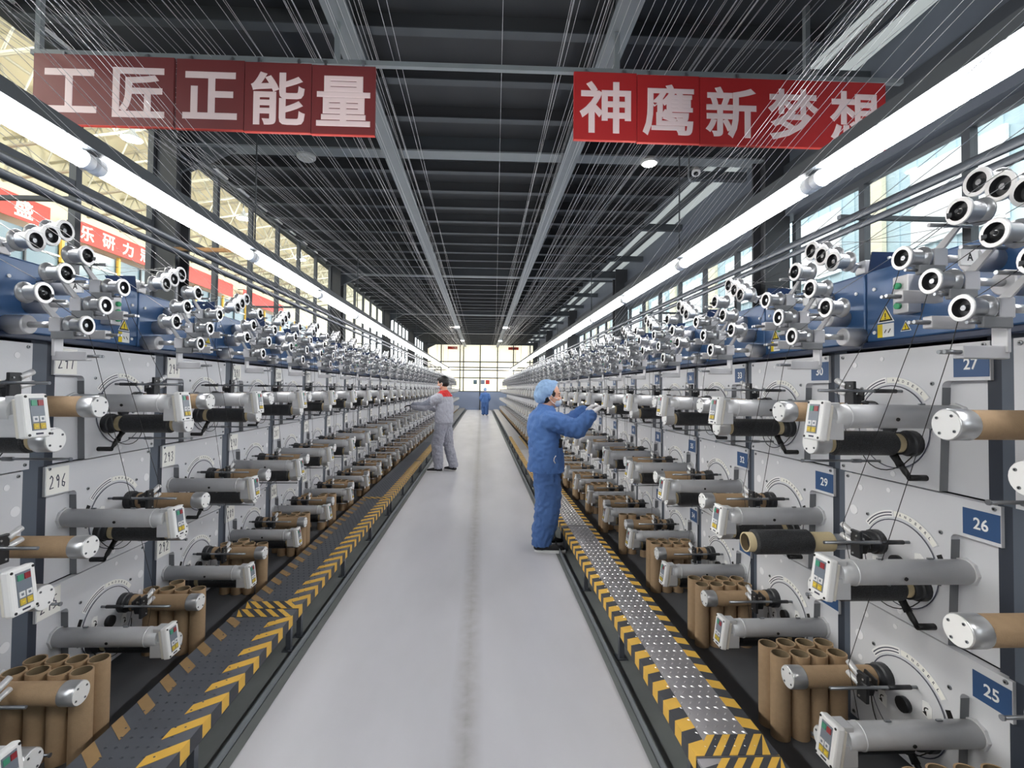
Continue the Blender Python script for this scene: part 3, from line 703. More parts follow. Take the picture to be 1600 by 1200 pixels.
# ------------------------------------------------------------------ stepping platforms
def platform(name, x0, x1, y0, y1, tape_in, tape_out, light, label, endtape, grp):
    """x0: aisle edge, x1: machine edge"""
    s = 1 if x1 > x0 else -1; L = y1 - y0; H = .2; t = thing(name, label, 'platform', (x0, y0, 0), grp)
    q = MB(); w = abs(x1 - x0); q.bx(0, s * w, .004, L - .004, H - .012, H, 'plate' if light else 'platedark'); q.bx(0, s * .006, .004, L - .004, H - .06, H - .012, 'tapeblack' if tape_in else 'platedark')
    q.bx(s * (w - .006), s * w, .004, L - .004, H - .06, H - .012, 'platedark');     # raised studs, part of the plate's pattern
    if y0 < 10:
        m = 'stud' if light else 'studdark'; yy = .05; i = 0; step = .036 if light else .05; st = q.mi(m)
        while yy < L - .05:
            xx = .055 + (.019 if i % 2 else 0)
            while xx < w - .055:
                a = (1 if i % 2 else -1) * .75 if light else 0
                l_, h_ = (.011, .0035) if light else (.008, .008)
                ca, sa = math.cos(a), math.sin(a); n = len(q.v)
                for (u, v) in ((-l_, 0), (0, -h_), (l_, 0), (0, h_)): q.v.append(Vector((s * (xx + u * ca - v * sa), yy + u * sa + v * ca, H)))
                q.v.append(Vector((s * xx, yy, H + .004)))
                for j in range(4): q.f.append([n + j, n + (j + 1) % 4, n + 4]); q.m.append(st); q.sm.append(False)
                xx += .038
            yy += step; i += 1
    link('tread_plate', q.mesh('tread_plate'), t)
    # hazard tape on both edges
    def tape(nm, xa, xb, wrap, faded):
        q = MB(); p = .125 if light else .14; n = int(L / p); sk = .02 if light else -.08
        for i in range(n):
            ya = i * p + .005; yb = ya + p * (.5 if light else .42); yc = (i + 1) * p + .005
            for (u, v, m) in ((ya, yb, 'tapeyellow'), (yb, yc, 'tapeblack')):
                if faded and m == 'tapeblack': continue
                v2 = min(v, L - .005); u2 = u
                if v2 <= u2: continue
                if light or m == 'tapeyellow': m = 'tapeworn' if faded else m; q.prism([(xa, u2, H), (xb, max(.005, min(u2 + sk, L)), H), (xb, max(.006, min(v2 + sk, L)), H), (xa, v2, H)], (0, 0, .0015), m)
                if wrap: q.prism([(xa, u2, H + .0015), (xa, v2, H + .0015), (xa, v2, H - .055), (xa, u2, H - .055)], (-s * .0015, 0, 0), m)
        link(nm, q.mesh(nm), t)
    if tape_in: tape('edge_tape', 0, s * (.062 if light else .105), True, False)
    if tape_out: tape('edge_tape', s * w, s * (w - (.055 if light else .09)), False, not light)
    if endtape:
        for (ea, eb) in endtape:
            q = MB(); n = 5
            for i in range(n * 2):
                a = i / (n * 2) * w; b = (i + 1) / (n * 2) * w; d = (eb - ea)
                q.prism([(s * a, ea, H + .0016), (s * b, ea, H + .0016), (s * min(w, b + .09), eb, H + .0016), (s * min(w, a + .09), eb, H + .0016)], (0, 0, .001), 'tapeyellow' if i % 2 == 0 else 'tapeblack')
            link('end_tape', q.mesh('end_tape'), t)
    # legs and rails
    n = max(2, round(L / 1.0) + 1)
    for i in range(n):
        yy = .08 + (L - .16) * i / (n - 1)
        for xx in (.02, w - .02):
            q = MB(); q.bx(s * (xx - .014), s * (xx + .014), yy - .014, yy + .014, .006, H - .012, 'platedark'); q.bx(s * (xx - .03), s * (xx + .03), yy - .03, yy + .03, 0, .006, 'platedark'); link('leg', q.mesh('leg'), t)
    q = MB(); q.bx(s * .03, s * .05, .03, L - .03, .1, H - .012, 'black'); q.bx(s * (w - .05), s * (w - .03), .03, L - .03, .1, H - .012, 'black'); link('frame_rail', q.mesh('frame_rail'), t)
def platforms():
    seams = [-1.2, 1.73, 4.65, 7.55, 10.45] + [10.45 + 2.9 * i for i in range(1, 8)]
    for i, (a, b) in enumerate(zip(seams, seams[1:])):
        e = []
        if i == 0: e = [(b - a - .1, b - a - .006)]
        if i == 1: e = [(.006, .11)]
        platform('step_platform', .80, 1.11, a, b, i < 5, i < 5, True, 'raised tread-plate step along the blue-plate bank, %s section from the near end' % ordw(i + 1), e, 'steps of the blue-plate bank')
    seams = [-.02, 2.93, 5.88, 8.83] + [8.83 + 2.95 * i for i in range(1, 9)]
    for i, (a, b) in enumerate(zip(seams, seams[1:])):
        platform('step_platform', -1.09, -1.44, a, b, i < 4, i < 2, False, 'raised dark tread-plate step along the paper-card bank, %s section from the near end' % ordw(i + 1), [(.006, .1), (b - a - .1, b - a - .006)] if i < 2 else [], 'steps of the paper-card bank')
    for x, lab, s in ((.885, 'steel floor channel beside the step of the blue-plate bank', 1), (-1.075, 'steel floor channel beside the step of the paper-card bank', -1)):
        q = MB(); xx = .745 if s > 0 else -1.045; q.bx(xx, xx + s * .006, -3, 33.5, 0, .045, 'beamlight'); q.bx(xx, xx + s * .03, -3, 33.5, 0, .005, 'beamlight'); one('floor_channel', q, lab, 'rail')
platforms()

# ------------------------------------------------------------------ fluorescent lighting rows
def lights():
    for side, x, z in ((1, 2.075, 2.85), (-1, -2.33, 2.85)):
        n = 0; y = 2.87 - 1.97 * 2
        q = MB(); q.bx(x - .065, x + .065, -3, 33.6, z + .06, z + .14, 'beam')
        o = one('lighting_trunking', q, 'long grey trunking carrying the tube lights over the ' + BANK[side], 'light rail')
        for yy in range(0, 34, 4):
            r = MB(); r.cyl((x, yy + .9, z + .11), (x, yy + .9, CEIL), .008, 'beam', 8); link('hanger_rod', r.mesh('hanger_rod'), o)
        while y < 33:
            n += 1; L = 1.97; t = thing('tube_light', 'glowing tube light over the %s, %s from the near end' % (BANK[side], ordw(n)), 'light', (x, y, z), 'tube lights over the ' + BANK[side])
            d = MB(); d.lathe([(0, .04), (.01, .047), (L - .17, .047), (L - .16, .04)], (0, .085, 0), (0, 1, 0), 'tube', 16); link('diffuser', d.mesh('diffuser'), t)
            for a in (0.004, L - .08):
                e = MB(); e.lathe([(0, .035), (.012, .052), (.06, .052), (.075, .043)], (0, a, 0), (0, 1, 0), 'tubecap', 16); link('end_cap', e.mesh('end_cap'), t)
            for a in (.35, L * .5, L - .35):
                e = MB(); e.bx(-.02, .02, a - .012, a + .012, .043, .065, 'tubecap'); link('clip', e.mesh('clip'), t)
            y += L
    # round ceiling lamps
    for x, y, on in ((-2.33, 6.25, 0), (2.19, 6.12, 1)):
        t = thing('ceiling_lamp', 'round ceiling lamp, %s, beside the red signs' % ('lit and glaring' if on else 'pale and switched off'), 'light', (x, y, CEIL - .22))
        q = MB(); q.lathe([(0, .12), (.03, .12), (.05, .1)], (0, 0, 0), (0, 0, -1), 'lampoff', 24); link('housing', q.mesh('housing'), t)
        q = MB(); q.lathe([(0, .085), (.012, .08)], (0, 0, -.05), (0, 0, -1), 'downlight' if on else 'lampoff', 24); link('lens', q.mesh('lens'), t)
lights()
def luminaires():
    n = 0
    for x in (-1.18, 1.12):
        for y in (-1.6, 22.6, 29.0):  # nearest pair, behind the camera, is added to brighten the floor
            n += 1; t = thing('beam_luminaire', 'flat lit luminaire (first added) under the beam toward the %s, %s from near end' % (BANK[1 if x > 0 else -1], ordw((-1.6, 22.6, 29.0).index(y) + 1)), 'light', (x, y, CEIL - .29), 'beam luminaires')
            q = MB(); q.bx(-.12, .12, -.3, .3, -.05, 0, 'lampoff', .01); link('housing', q.mesh('housing'), t)
            q = MB(); q.bx(-.1, .1, -.28, .28, -.055, -.05, 'lumlit'); link('lens', q.mesh('lens'), t)
            l = bpy.data.lights.new('led', 'AREA'); l.shape = 'RECTANGLE'; l.size = .2; l.size_y = .56; l.energy = LAMP_W; l.color = (1, .98, .95)
            o = bpy.data.objects.new('led', l); C.objects.link(o); o.parent = t; o.location = (0, 0, -.06)
luminaires()

# ------------------------------------------------------------------ red signs
def signs():
    Y = 3.85; ztop = 4.15; h = .56
    q = MB(); q.bx(-3.6, 3.55, Y - .02, Y + .02, ztop + .01, ztop + .05, 'beamlight')
    t = one('sign_rail', q, 'thin grey rail spanning the aisle with red signs hung from it', 'rail')
    for x in (-3.55, -1.2, 1.1, 2.72):
        r = MB(); r.bx(x - .02, x + .02, Y - .02, Y + .02, ztop + .05, CEIL, 'beamlight'); link('hanger', r.mesh('hanger'), t)
    L = [('工', -3.55, -3.0), ('匠', -3.0, -2.48), ('正', -2.45, -1.92), ('能', -1.915, -1.39), ('量', -1.385, -.88)]
    R = [('神', .735, 1.255), ('鹰', 1.26, 1.78), ('新', 1.785, 2.31), ('梦', 2.31, 2.84), ('想', 2.84, 3.37)]
    def board(xa, xb, chars, m, lab, drop):
        t = thing('hanging_sign', lab, 'sign', ((xa + xb) / 2, Y - .03, ztop - drop))
        q = MB(); w = xb - xa; q.bx(-w / 2, w / 2, -.012, .012, -h, 0, m); q.bx(-w / 2, w / 2, -.013, .013, -h - .006, -h, 'bannerred'); link('board', q.mesh('board'), t)
        for ch, cx in chars:
            q = MB(); g = text_geo(ch, .022)[2]; s = .43
            ww = min(s, s * (g[1] - g[0]) / .95); hh = min(s, s * (g[3] - g[2]) / .95)
            put_text(q, ch, (cx - (xa + xb) / 2, -.012, -h / 2 - .01), (1, 0, 0), (0, 0, 1), ww, hh, 'signletter', .022, .003); link('character', q.mesh('character'), t)
        for hx in (-w * .3, w * .3): q = MB(); q.bx(hx - .01, hx + .01, -.006, .006, 0, .03 + drop, 'steel'); link('hook', q.mesh('hook'), t)
    mid = lambda p: (p[1] + p[2]) / 2
    board(-3.55, -2.47, [(p[0], mid(p)) for p in L[:2]], 'signmaroon', 'wide maroon sign with two pale characters, farthest toward the paper-card bank', 0)
    board(L[2][1], L[2][2], [(L[2][0], mid(L[2]))], 'signmaroon', 'maroon sign with one simple five-stroke pale character, beside the wide one', .005)
    board(L[3][1], L[3][2], [(L[3][0], mid(L[3]))], 'signmaroon', 'maroon sign with one complex pale character, between two other single-character maroon signs', .012)
    board(L[4][1], L[4][2], [(L[4][0], mid(L[4]))], 'signmaroon', 'maroon sign with one pale character, end of its row next to the aisle gap', .018)
    board(R[0][1], R[0][2], [(R[0][0], mid(R[0]))], 'signred', 'bright red single-character sign beginning its row beside the aisle gap', 0)
    board(R[1][1], R[1][2], [(R[1][0], mid(R[1]))], 'signred', 'bright red single-character sign above the lit round ceiling lamp', .008)
    board(R[2][1], R[4][2], [(p[0], mid(p)) for p in R[2:]], 'signred', 'long bright red sign with three pale characters, partly behind tube light', .012)
signs()

# ------------------------------------------------------------------ pipes, camera, batten
def services():
    for x, z, lab in ((-3.0, 2.95, 'upper of two dark pipes along the windows behind the paper-card bank'), (-3.0, 2.85, 'lower of two dark pipes along the windows behind the paper-card bank'),
                      (2.8, 2.86, 'upper of two dark pipes along the windows behind the blue-plate bank'), (2.8, 2.78, 'lower of two dark pipes along the windows behind the blue-plate bank')):
        q = MB(); q.tubeline([(x, -3, z), (x, 33.5, z)], .033 if z > 2.8 else .028, 'frame', 12); o = one('service_pipe', q, lab, 'pipe')
    for s, x, xw in ((-1, -3.0, -4.0), (1, 2.8, 3.97)):
        for i, y in enumerate((3.6, 8.3, 15, 21.8, 28.5)):
            q = MB(); q.bx(min(x, xw), max(x, xw), y - .02, y + .02, 2.9, 2.93, 'frame'); q.bx(x - .02, x + .02, y - .02, y + .02, 2.1, 2.9, 'frame') if i < 0 else None
            one('pipe_bracket', q, 'short dark bracket holding the pipes behind the %s, %s from the near end' % (BANK[s], ordw(i + 1)), 'bracket', group='pipe brackets')
    q = MB(); q.bx(-3.32, -2.5, 5.15, 5.2, 2.985, 3.02, 'wood'); q.cyl((-3.28, 5.17, 2.0), (-3.28, 5.17, 2.985), .02, 'frame', 8); one('wooden_batten', q, 'rough wooden batten resting across the dark pipes before the dark column', 'wood')
    t = thing('security_camera', 'small white camera hanging under the roof strip near lit lamp', 'camera', (2.72, 5.9, 4.3))
    q = MB(); q.tubeline([(-.1, 0, .5), (-.1, 0, -.03), (-.08, 0, -.08), (-.04, 0, -.09), (.0, 0, -.06)], .014, 'beamlight', 8); link('mount_pipe', q.mesh('mount_pipe'), t)
    q = MB(); q.lathe([(0, .03), (.06, .05), (.1, .055), (.11, .045)], (.02, .05, .1), (-.25, -.5, -.8), 'white', 16); link('housing', q.mesh('housing'), t)
    q = MB(); q.lathe([(0, .03), (.01, .025)], Vector((.02, .05, .1)) + Vector((-.25, -.5, -.8)).normalized() * .11, (-.25, -.5, -.8), 'black', 12); link('lens', q.mesh('lens'), t)
    # small notices on the far glazing
    for i, (x, z, w, h, m, lab) in enumerate(((-2.1, 4.45, .7, .2, 'bannerred', 'red strip notice high on the far glazing over the paper-card bank'), (2.3, 4.45, .75, .2, 'bannerred', 'red strip notice high on the far glazing over the blue-plate bank'),
                                   (.45, 2.0, .28, .3, 'bannerred', 'small red poster on the far glazing over the aisle'), (.1, 2.0, .28, .3, 'partition', 'small grey poster on the far glazing between a red and a green one'), (-.45, 2.0, .26, .3, 'hallglass', 'small green-grey poster on the far glazing by the mullion'))):
        q = MB(); q.bx(x - w / 2, x + w / 2, 34.16, 34.2, z - h / 2, z + h / 2, m); one('poster', q, lab, 'poster')
services()

# ------------------------------------------------------------------ yarns
def yarns():
    rn = random.Random(11)
    def strand(pts, r, lab, grp, m='yarn'):
        q = MB(); q.tubeline(pts, r, m, 5); one('carbon_yarn', q, lab, 'yarn', group=grp)
    for side in (-1, 1):
        for i in range(58):
            cl = rn.random()
            if side < 0: xt = -.5 - 3.3 * cl ** .8; xf = -.9 - 1.4 * cl + rn.uniform(-.3, .3)
            else: xt = .05 + 3.0 * cl ** .8; xf = .7 + 1.3 * cl + rn.uniform(-.3, .3)
            z0 = 4.28 + rn.uniform(-.12, .12)
            ya, yb = 3.4, 23.5; s = (xf - xt) / (yb - ya)
            strand([(xt - s * 6.4, -3, z0 + .05), (xt, ya, z0), (xf, yb, z0 - .05 + rn.uniform(-.1, .1)), (xf + s * 5, 33.5, z0)], .0022, 'thin yarn strand under the dark ceiling, on the side of the ' + BANK[side], 'ceiling yarns on the side of the ' + BANK[side])
        for k in range(0, 8):
            near, x, _, _ = col_geo(side, k); xb = x - side * .03
            for r in range(3):
                dy, z = ARM_POS[r]; yb = near + dy + (-.06 if side < 0 else -.045)
                yn = -.39 if side > 0 else -.42; ys = near - yn - STAG * r; zs = ZD[r]
                pts = [(xb - side * .1, near + .52 - .03 + .068 * r, 2.17 + .043 * r), (xb - side * .235, yb - .137, z + .14), (xb - side * .235, yb - .11, z + .1), (xb - side * .29, yb + .03, z - .0), (xb - side * .36, yb, z - .14), (x - side * .22, ys + .03, zs + .15), (x - side * .25, ys - .06, zs - .02)]
                strand(pts, .0013, 'black yarn running from guide rollers down to %s row, %s column of %s' % (ROWN[r], ordw(k + 2), BANK[side]), 'yarns feeding the stations', 'yarnblack')
                xh = xb - side * .235
                strand([(xh, yb - .137, z + .145), (xh + side * (.25 + .1 * r), yb - 2.2, 3.3 + .1 * r), (xh + side * (.4 + .1 * r), -3.2, 4.0 + .1 * r)] if False else [(xh, yb - .137, z + .15), (xh + side * .3, -3.2, min(4.6, z + .15 + (yb + 3) * .32))], .0013, 'thin yarn rising from rollers of %s row, %s column of %s' % (ROWN[r], ordw(k + 2), BANK[side]), 'yarns rising from the rollers')
yarns()

# ------------------------------------------------------------------ what lies behind the windows
def beyond():
    # neighbouring hall
    q = MB(); q.bx(-15.2, -15, -8, 60, -.2, 11, 'hallcream'); struct('wall_hall', q)
    q = MB(); q.add([(-15.2, -8, 9.5), (-4.3, -8, 11.5), (-4.3, 60, 11.5), (-15.2, 60, 9.5)], [(0, 1, 2, 3)], 'hallcream'); q.add([(-15.2, -8, 9.7), (-4.3, -8, 11.7), (-4.3, 60, 11.7), (-15.2, 60, 9.7)], [(3, 2, 1, 0)], 'hallcream'); struct('ceiling_hall', q)
    q = MB(); q.bx(-15, -4.3, -8, 60, -.2, 0, 'asphalt'); struct('floor_hall', q)
    for i in range(28):
        y = -4 + i * 1.6; q = MB()
        a = Vector((-15, y, 7.9)); b = Vector((-4.6, y, 9.6)); u = Vector((0, 0, 1.3)); n = 9
        q.tubeline([a, b], .05, 'truss', 6); q.tubeline([a + u, b + u], .05, 'truss', 6)
        for j in range(n):
            p0 = a.lerp(b, j / n); p1 = a.lerp(b, (j + 1) / n); q.tubeline([p0, p0.lerp(p1, .5) + u], .03, 'truss', 5); q.tubeline([p0.lerp(p1, .5) + u, p1], .03, 'truss', 5)
        one('roof_truss', q, 'pale lattice roof truss in the neighbouring hall, %s from the near end' % ordw(i + 1), 'truss', group='hall roof trusses')
    for i in range(10):
        x = -14.2 + i * 1.05; z = 9.3 + (x + 15) * .17; q = MB(); q.tubeline([(x, -6, z), (x, 44, z)], .04, 'truss', 6); one('roof_purlin', q, 'pale purlin under the neighbouring hall roof, %s from its outer wall' % ordw(i + 1), 'beam', group='hall purlins')
    # gallery with windows, yellow frame and banners
    for i in range(16):
        y = 1.5 + i * 2.6; t = thing('gallery_window', 'grey-blue window under the banners of the neighbouring hall, %s from the near end' % ordw(i + 1), 'window', (-14.9, y, 5.0), 'gallery windows')
        q = MB(); q.bx(0, .06, .06, 2.5, 0, 1.6, 'hallglass'); link('glazing', q.mesh('glazing'), t)
        q = MB(); q.bx(.06, .12, 1.25, 1.31, 0, 1.6, 'frame'); q.bx(.06, .1, 0, 2.55, 1.0, 1.06, 'white'); link('bars', q.mesh('bars'), t)
        q = MB(); q.bx(.06, .16, -.05, .05, -.1, 1.7, 'hallyellow'); link('yellow_mullion', q.mesh('yellow_mullion'), t)
    q = MB(); q.bx(-14.85, -14.7, -2, 44, 4.75, 5.0, 'hallyellow'); one('gallery_beam', q, 'long yellow beam under the grey-blue windows of the neighbouring hall', 'beam')
    q = MB(); q.bx(-14.99, -13.2, -2, 44, 4.1, 4.6, 'hallcream'); q.bx(-13.2, -13.15, -2, 44, 4.2, 4.5, 'column'); one('gallery_deck', q, 'cream gallery deck in the neighbouring hall below the yellow beam', 'gallery')
    for i, (y0, y1, s) in enumerate(((10.8, 16.3, '大顶盛'), (17.3, 22.3, '乐研力冠子'), (23.2, 28, ''), (29.2, 35, ''))):
        t = thing('red_banner', 'red banner with pale writing in the neighbouring hall, %s from the near end' % ordw(i + 1), 'banner', (-14.5, y0, 6.7), 'hall banners')
        q = MB(); q.bx(-.02, .0, 0, y1 - y0, 0, .75, 'bannerred'); link('cloth', q.mesh('cloth'), t)
        if s:
            q = MB()
            for j, ch in enumerate(s): put_text(q, ch, (0.0, (y1 - y0) * (j + .5) / len(s), .375), (0, 1, 0), (0, 0, 1), .62, .55, 'cream', .03, .004)
            link('writing', q.mesh('writing'), t)
        for a in (.1, y1 - y0 - .1):
            q = MB(); q.bx(-.4, -.02, a - .02, a + .02, .7, .74, 'frame'); link('bracket', q.mesh('bracket'), t)
    for i in range(6):  # lamps added to brighten the hall's roof and walls
        y = 1 + i * 6.0; t = thing('added_hall_lamp', 'added bell-shaped lamp in the neighbouring hall, %s from the near end' % ordw(i + 1), 'light', (-9.5, y, 8.2), 'added hall lamps')
        q = MB(); q.lathe([(0, .05), (.12, .08), (.3, .25), (.32, .25), (.13, .06)], (0, 0, .3), (0, 0, -1), 'lampoff', 16, False); q.cyl((0, 0, .3), (0, 0, 2.32), .02, 'frame', 6); link('shade', q.mesh('shade'), t)
        l = bpy.data.lights.new('fill_bulb', 'POINT'); l.energy = HALL_FILL; l.color = (1, .95, .82); l.shadow_soft_size = .2
        o = bpy.data.objects.new('fill_bulb', l); C.objects.link(o); o.parent = t; o.location = (0, 0, -.12)
    # yard and the building opposite
    q = MB(); q.bx(4.1, 40, -20, 70, -.4, -.2, 'asphalt'); struct('floor_yard', q)
    t = thing('opposite_building', 'pale blue clad building with white windows across the yard', 'building', (11, 0, -.2))
    q = MB(); q.bx(0, 6, -14, 60, 0, 9, 'facade'); 
    for i in range(150): q.bx(-.03, 0, -14 + i * .5, -13.9 + i * .5, 0, 9, 'facade')
    link('wall', q.mesh('wall'), t)
    for i in range(14):
        y = -9 + i * 4.6
        for z in (1.9, 5.4):
            q = MB(); q.bx(-.1, -.02, y, y + 2.2, z, z + 2.0, 'facadewhite'); w = link('window', q.mesh('window'), t)
            q = MB()
            for a in (.1, 1.2): q.bx(-.12, -.1, y + a, y + a + .9, z + .12, z + 1.88, 'hallglass' if z < 1 else 'white')
            link('pane', q.mesh('pane'), w)
        q = MB(); q.bx(-.16, -.03, y + 3.0, y + 3.7, 0, 9, 'facadecream'); link('pilaster', q.mesh('pilaster'), t)
beyond()

# ------------------------------------------------------------------ people
def frustum(mb, p0, r0, p1, r1, seg=12, sc=(1, 1, 1)):
    p0 = Vector(p0); p1 = Vector(p1); d = p1 - p0; L = d.length
    prof = []
    for i in range(5): a = -PI / 2 + PI / 2 * i / 4; prof.append((r0 * math.sin(a), max(.0004, r0 * math.cos(a))))
    for i in range(5): a = PI / 2 * i / 4; prof.append((L + r1 * math.sin(a), max(.0004, r1 * math.cos(a))))
    mb.lathe(prof, p0, d if L > 1e-6 else (0, 0, 1), 'skin', seg)
def ell(mb, c, r, rot=None, seg=16):
    vs = []; fs = []; n = 10; R = Euler(rot).to_matrix() if rot else Matrix.Identity(3); c = Vector(c)
    for i in range(n + 1):
        a = -PI / 2 + PI * i / n
        for j in range(seg):
            b = 2 * PI * j / seg; k = max(.001, math.cos(a)); vs.append(c + R @ Vector((r[0] * k * math.cos(b), r[1] * k * math.sin(b), r[2] * math.sin(a))))
    for i in range(n):
        for j in range(seg): q = (j + 1) % seg; fs.append((i * seg + j, i * seg + q, (i + 1) * seg + q, (i + 1) * seg + j))
    fs += [tuple(range(seg))[::-1], tuple(n * seg + j for j in range(seg))]
    mb.add(vs, fs, 'skin', True)
def chain(mb, pts):
    for (p, r), (q, t) in zip(pts, pts[1:]): frustum(mb, p, r, q, t)
def rings(mb, rg, seg=24):
    """rg: (f, l, u, rf, rl): elliptical rings lofted upward"""
    vs = []; fs = []
    for (f, l, u, rf, rl) in rg:
        for j in range(seg): b = 2 * PI * j / seg; vs.append((f + rf * math.cos(b), l + rl * math.sin(b), u))
    for i in range(len(rg) - 1):
        for j in range(seg): q = (j + 1) % seg; fs.append((i * seg + j, i * seg + q, (i + 1) * seg + q, (i + 1) * seg + j))
    fs += [tuple(range(seg))[::-1], tuple((len(rg) - 1) * seg + j for j in range(seg))]
    mb.add(vs, fs, 'skin', True)
def fuse(mb, voxel, mats, mfn=None, wr=0, wf=9, smooth=6, cut=None, seed=0):
    me = mb.mesh('tmp'); o = bpy.data.objects.new('tmp', me); C.objects.link(o)
    m = o.modifiers.new('r', 'REMESH'); m.mode = 'VOXEL'; m.voxel_size = voxel
    s = o.modifiers.new('s', 'SMOOTH'); s.factor = .5; s.iterations = smooth
    dg = bpy.context.evaluated_depsgraph_get(); dg.update(); out = bpy.data.meshes.new_from_object(o.evaluated_get(dg), depsgraph=dg)
    bpy.data.objects.remove(o)
    if wr:
        nn = [v.normal.copy() for v in out.vertices]
        for v, n in zip(out.vertices, nn):
            p = v.co * wf + Vector((seed, 0, 0)); p.z *= .8
            w = noise.noise(p) * .6 + (1 - abs(noise.noise(p * 1.9 + Vector((3, 1, 2)))) * 2) * .5
            w += (1 - abs(noise.noise(p * 3.6 + Vector((7, 2, 5)))) * 2.4) * .28
            v.co += n * wr * w
    if cut:
        bm = bmesh.new(); bm.from_mesh(out); bmesh.ops.delete(bm, geom=[v for v in bm.verts if cut(v.co)], context='VERTS'); bm.to_mesh(out); bm.free()
    out.materials.clear()
    for k in mats: out.materials.append(MATS[k])
    for p in out.polygons:
        p.use_smooth = True; p.material_index = mfn(p.center) if mfn else 0
    out.update(); return out
def hand(mb, wrist, d, palm_n, thumb_side, size=1.0, curl=.5, fat=1.0):
    """palm, four bent fingers of different length and a thumb; d: pointing direction, palm_n: out of the palm"""
    d = Vector(d).normalized(); n = Vector(palm_n); n = (n - d * n.dot(d)).normalized(); s = d.cross(n).normalized() * thumb_side; w = Vector(wrist)
    for k in (-1, -.33, .33, 1): frustum(mb, w + s * .014 * k * size, .013 * size * fat, w + d * .085 * size + s * .029 * k * size, .0125 * size * fat)
    for k, L, c in ((1, .072, .9), (.36, .082, 1.0), (-.3, .076, 1.1), (-.95, .058, 1.25)):
        p = w + d * .088 * size + s * .029 * k * size; a = 0; seg = (.45, .32, .25); r = .0092 * size * fat
        for i, fr in enumerate(seg):
            a += curl * c * (.5 if i == 0 else .8); q = p + (d * math.cos(a) + n * math.sin(a)) * L * fr * size
            frustum(mb, p, r, q, r * .92, 8); p = q; r *= .92
    p = w + d * .03 * size + s * .03 * size; q = p + (s * .75 + d * .65 + n * .35).normalized() * .04 * size; frustum(mb, p, .0125 * size * fat, q, .0105 * size * fat, 8)
    frustum(mb, q, .0105 * size * fat, q + (s * .2 + d * .85 + n * .45).normalized() * .032 * size, .009 * size * fat, 8)
def head(mb, c, fwd=1, tilt=0):
    """head centre c (eye level), facing +f; tilt forward in radians"""
    H = MB()
    ell(H, (-.012, 0, .035), (.098, .076, .092)); ell(H, (.022, 0, -.03), (.068, .062, .085)); ell(H, (.045, 0, -.085), (.036, .038, .03))
    ell(H, (.092, 0, -.022), (.02, .014, .022)); frustum(H, (.082, 0, .012), .011, (.104, 0, -.028), .012); ell(H, (.078, 0, -.062), (.015, .026, .008)); ell(H, (.076, 0, -.073), (.014, .022, .008))
    ell(H, (.08, 0, .03), (.018, .05, .012))
    for s in (-1, 1):
        ell(H, (-.008, s * .076, -.015), (.017, .009, .031)); ell(H, (.066, s * .036, -.028), (.026, .024, .022)); ell(H, (.079, s * .031, .008), (.011, .014, .008))
    R = Matrix.Rotation(tilt, 3, 'Y')
    for v in H.v: v.xyz = R @ v + Vector(c)
    mb.merge(H)
    return R
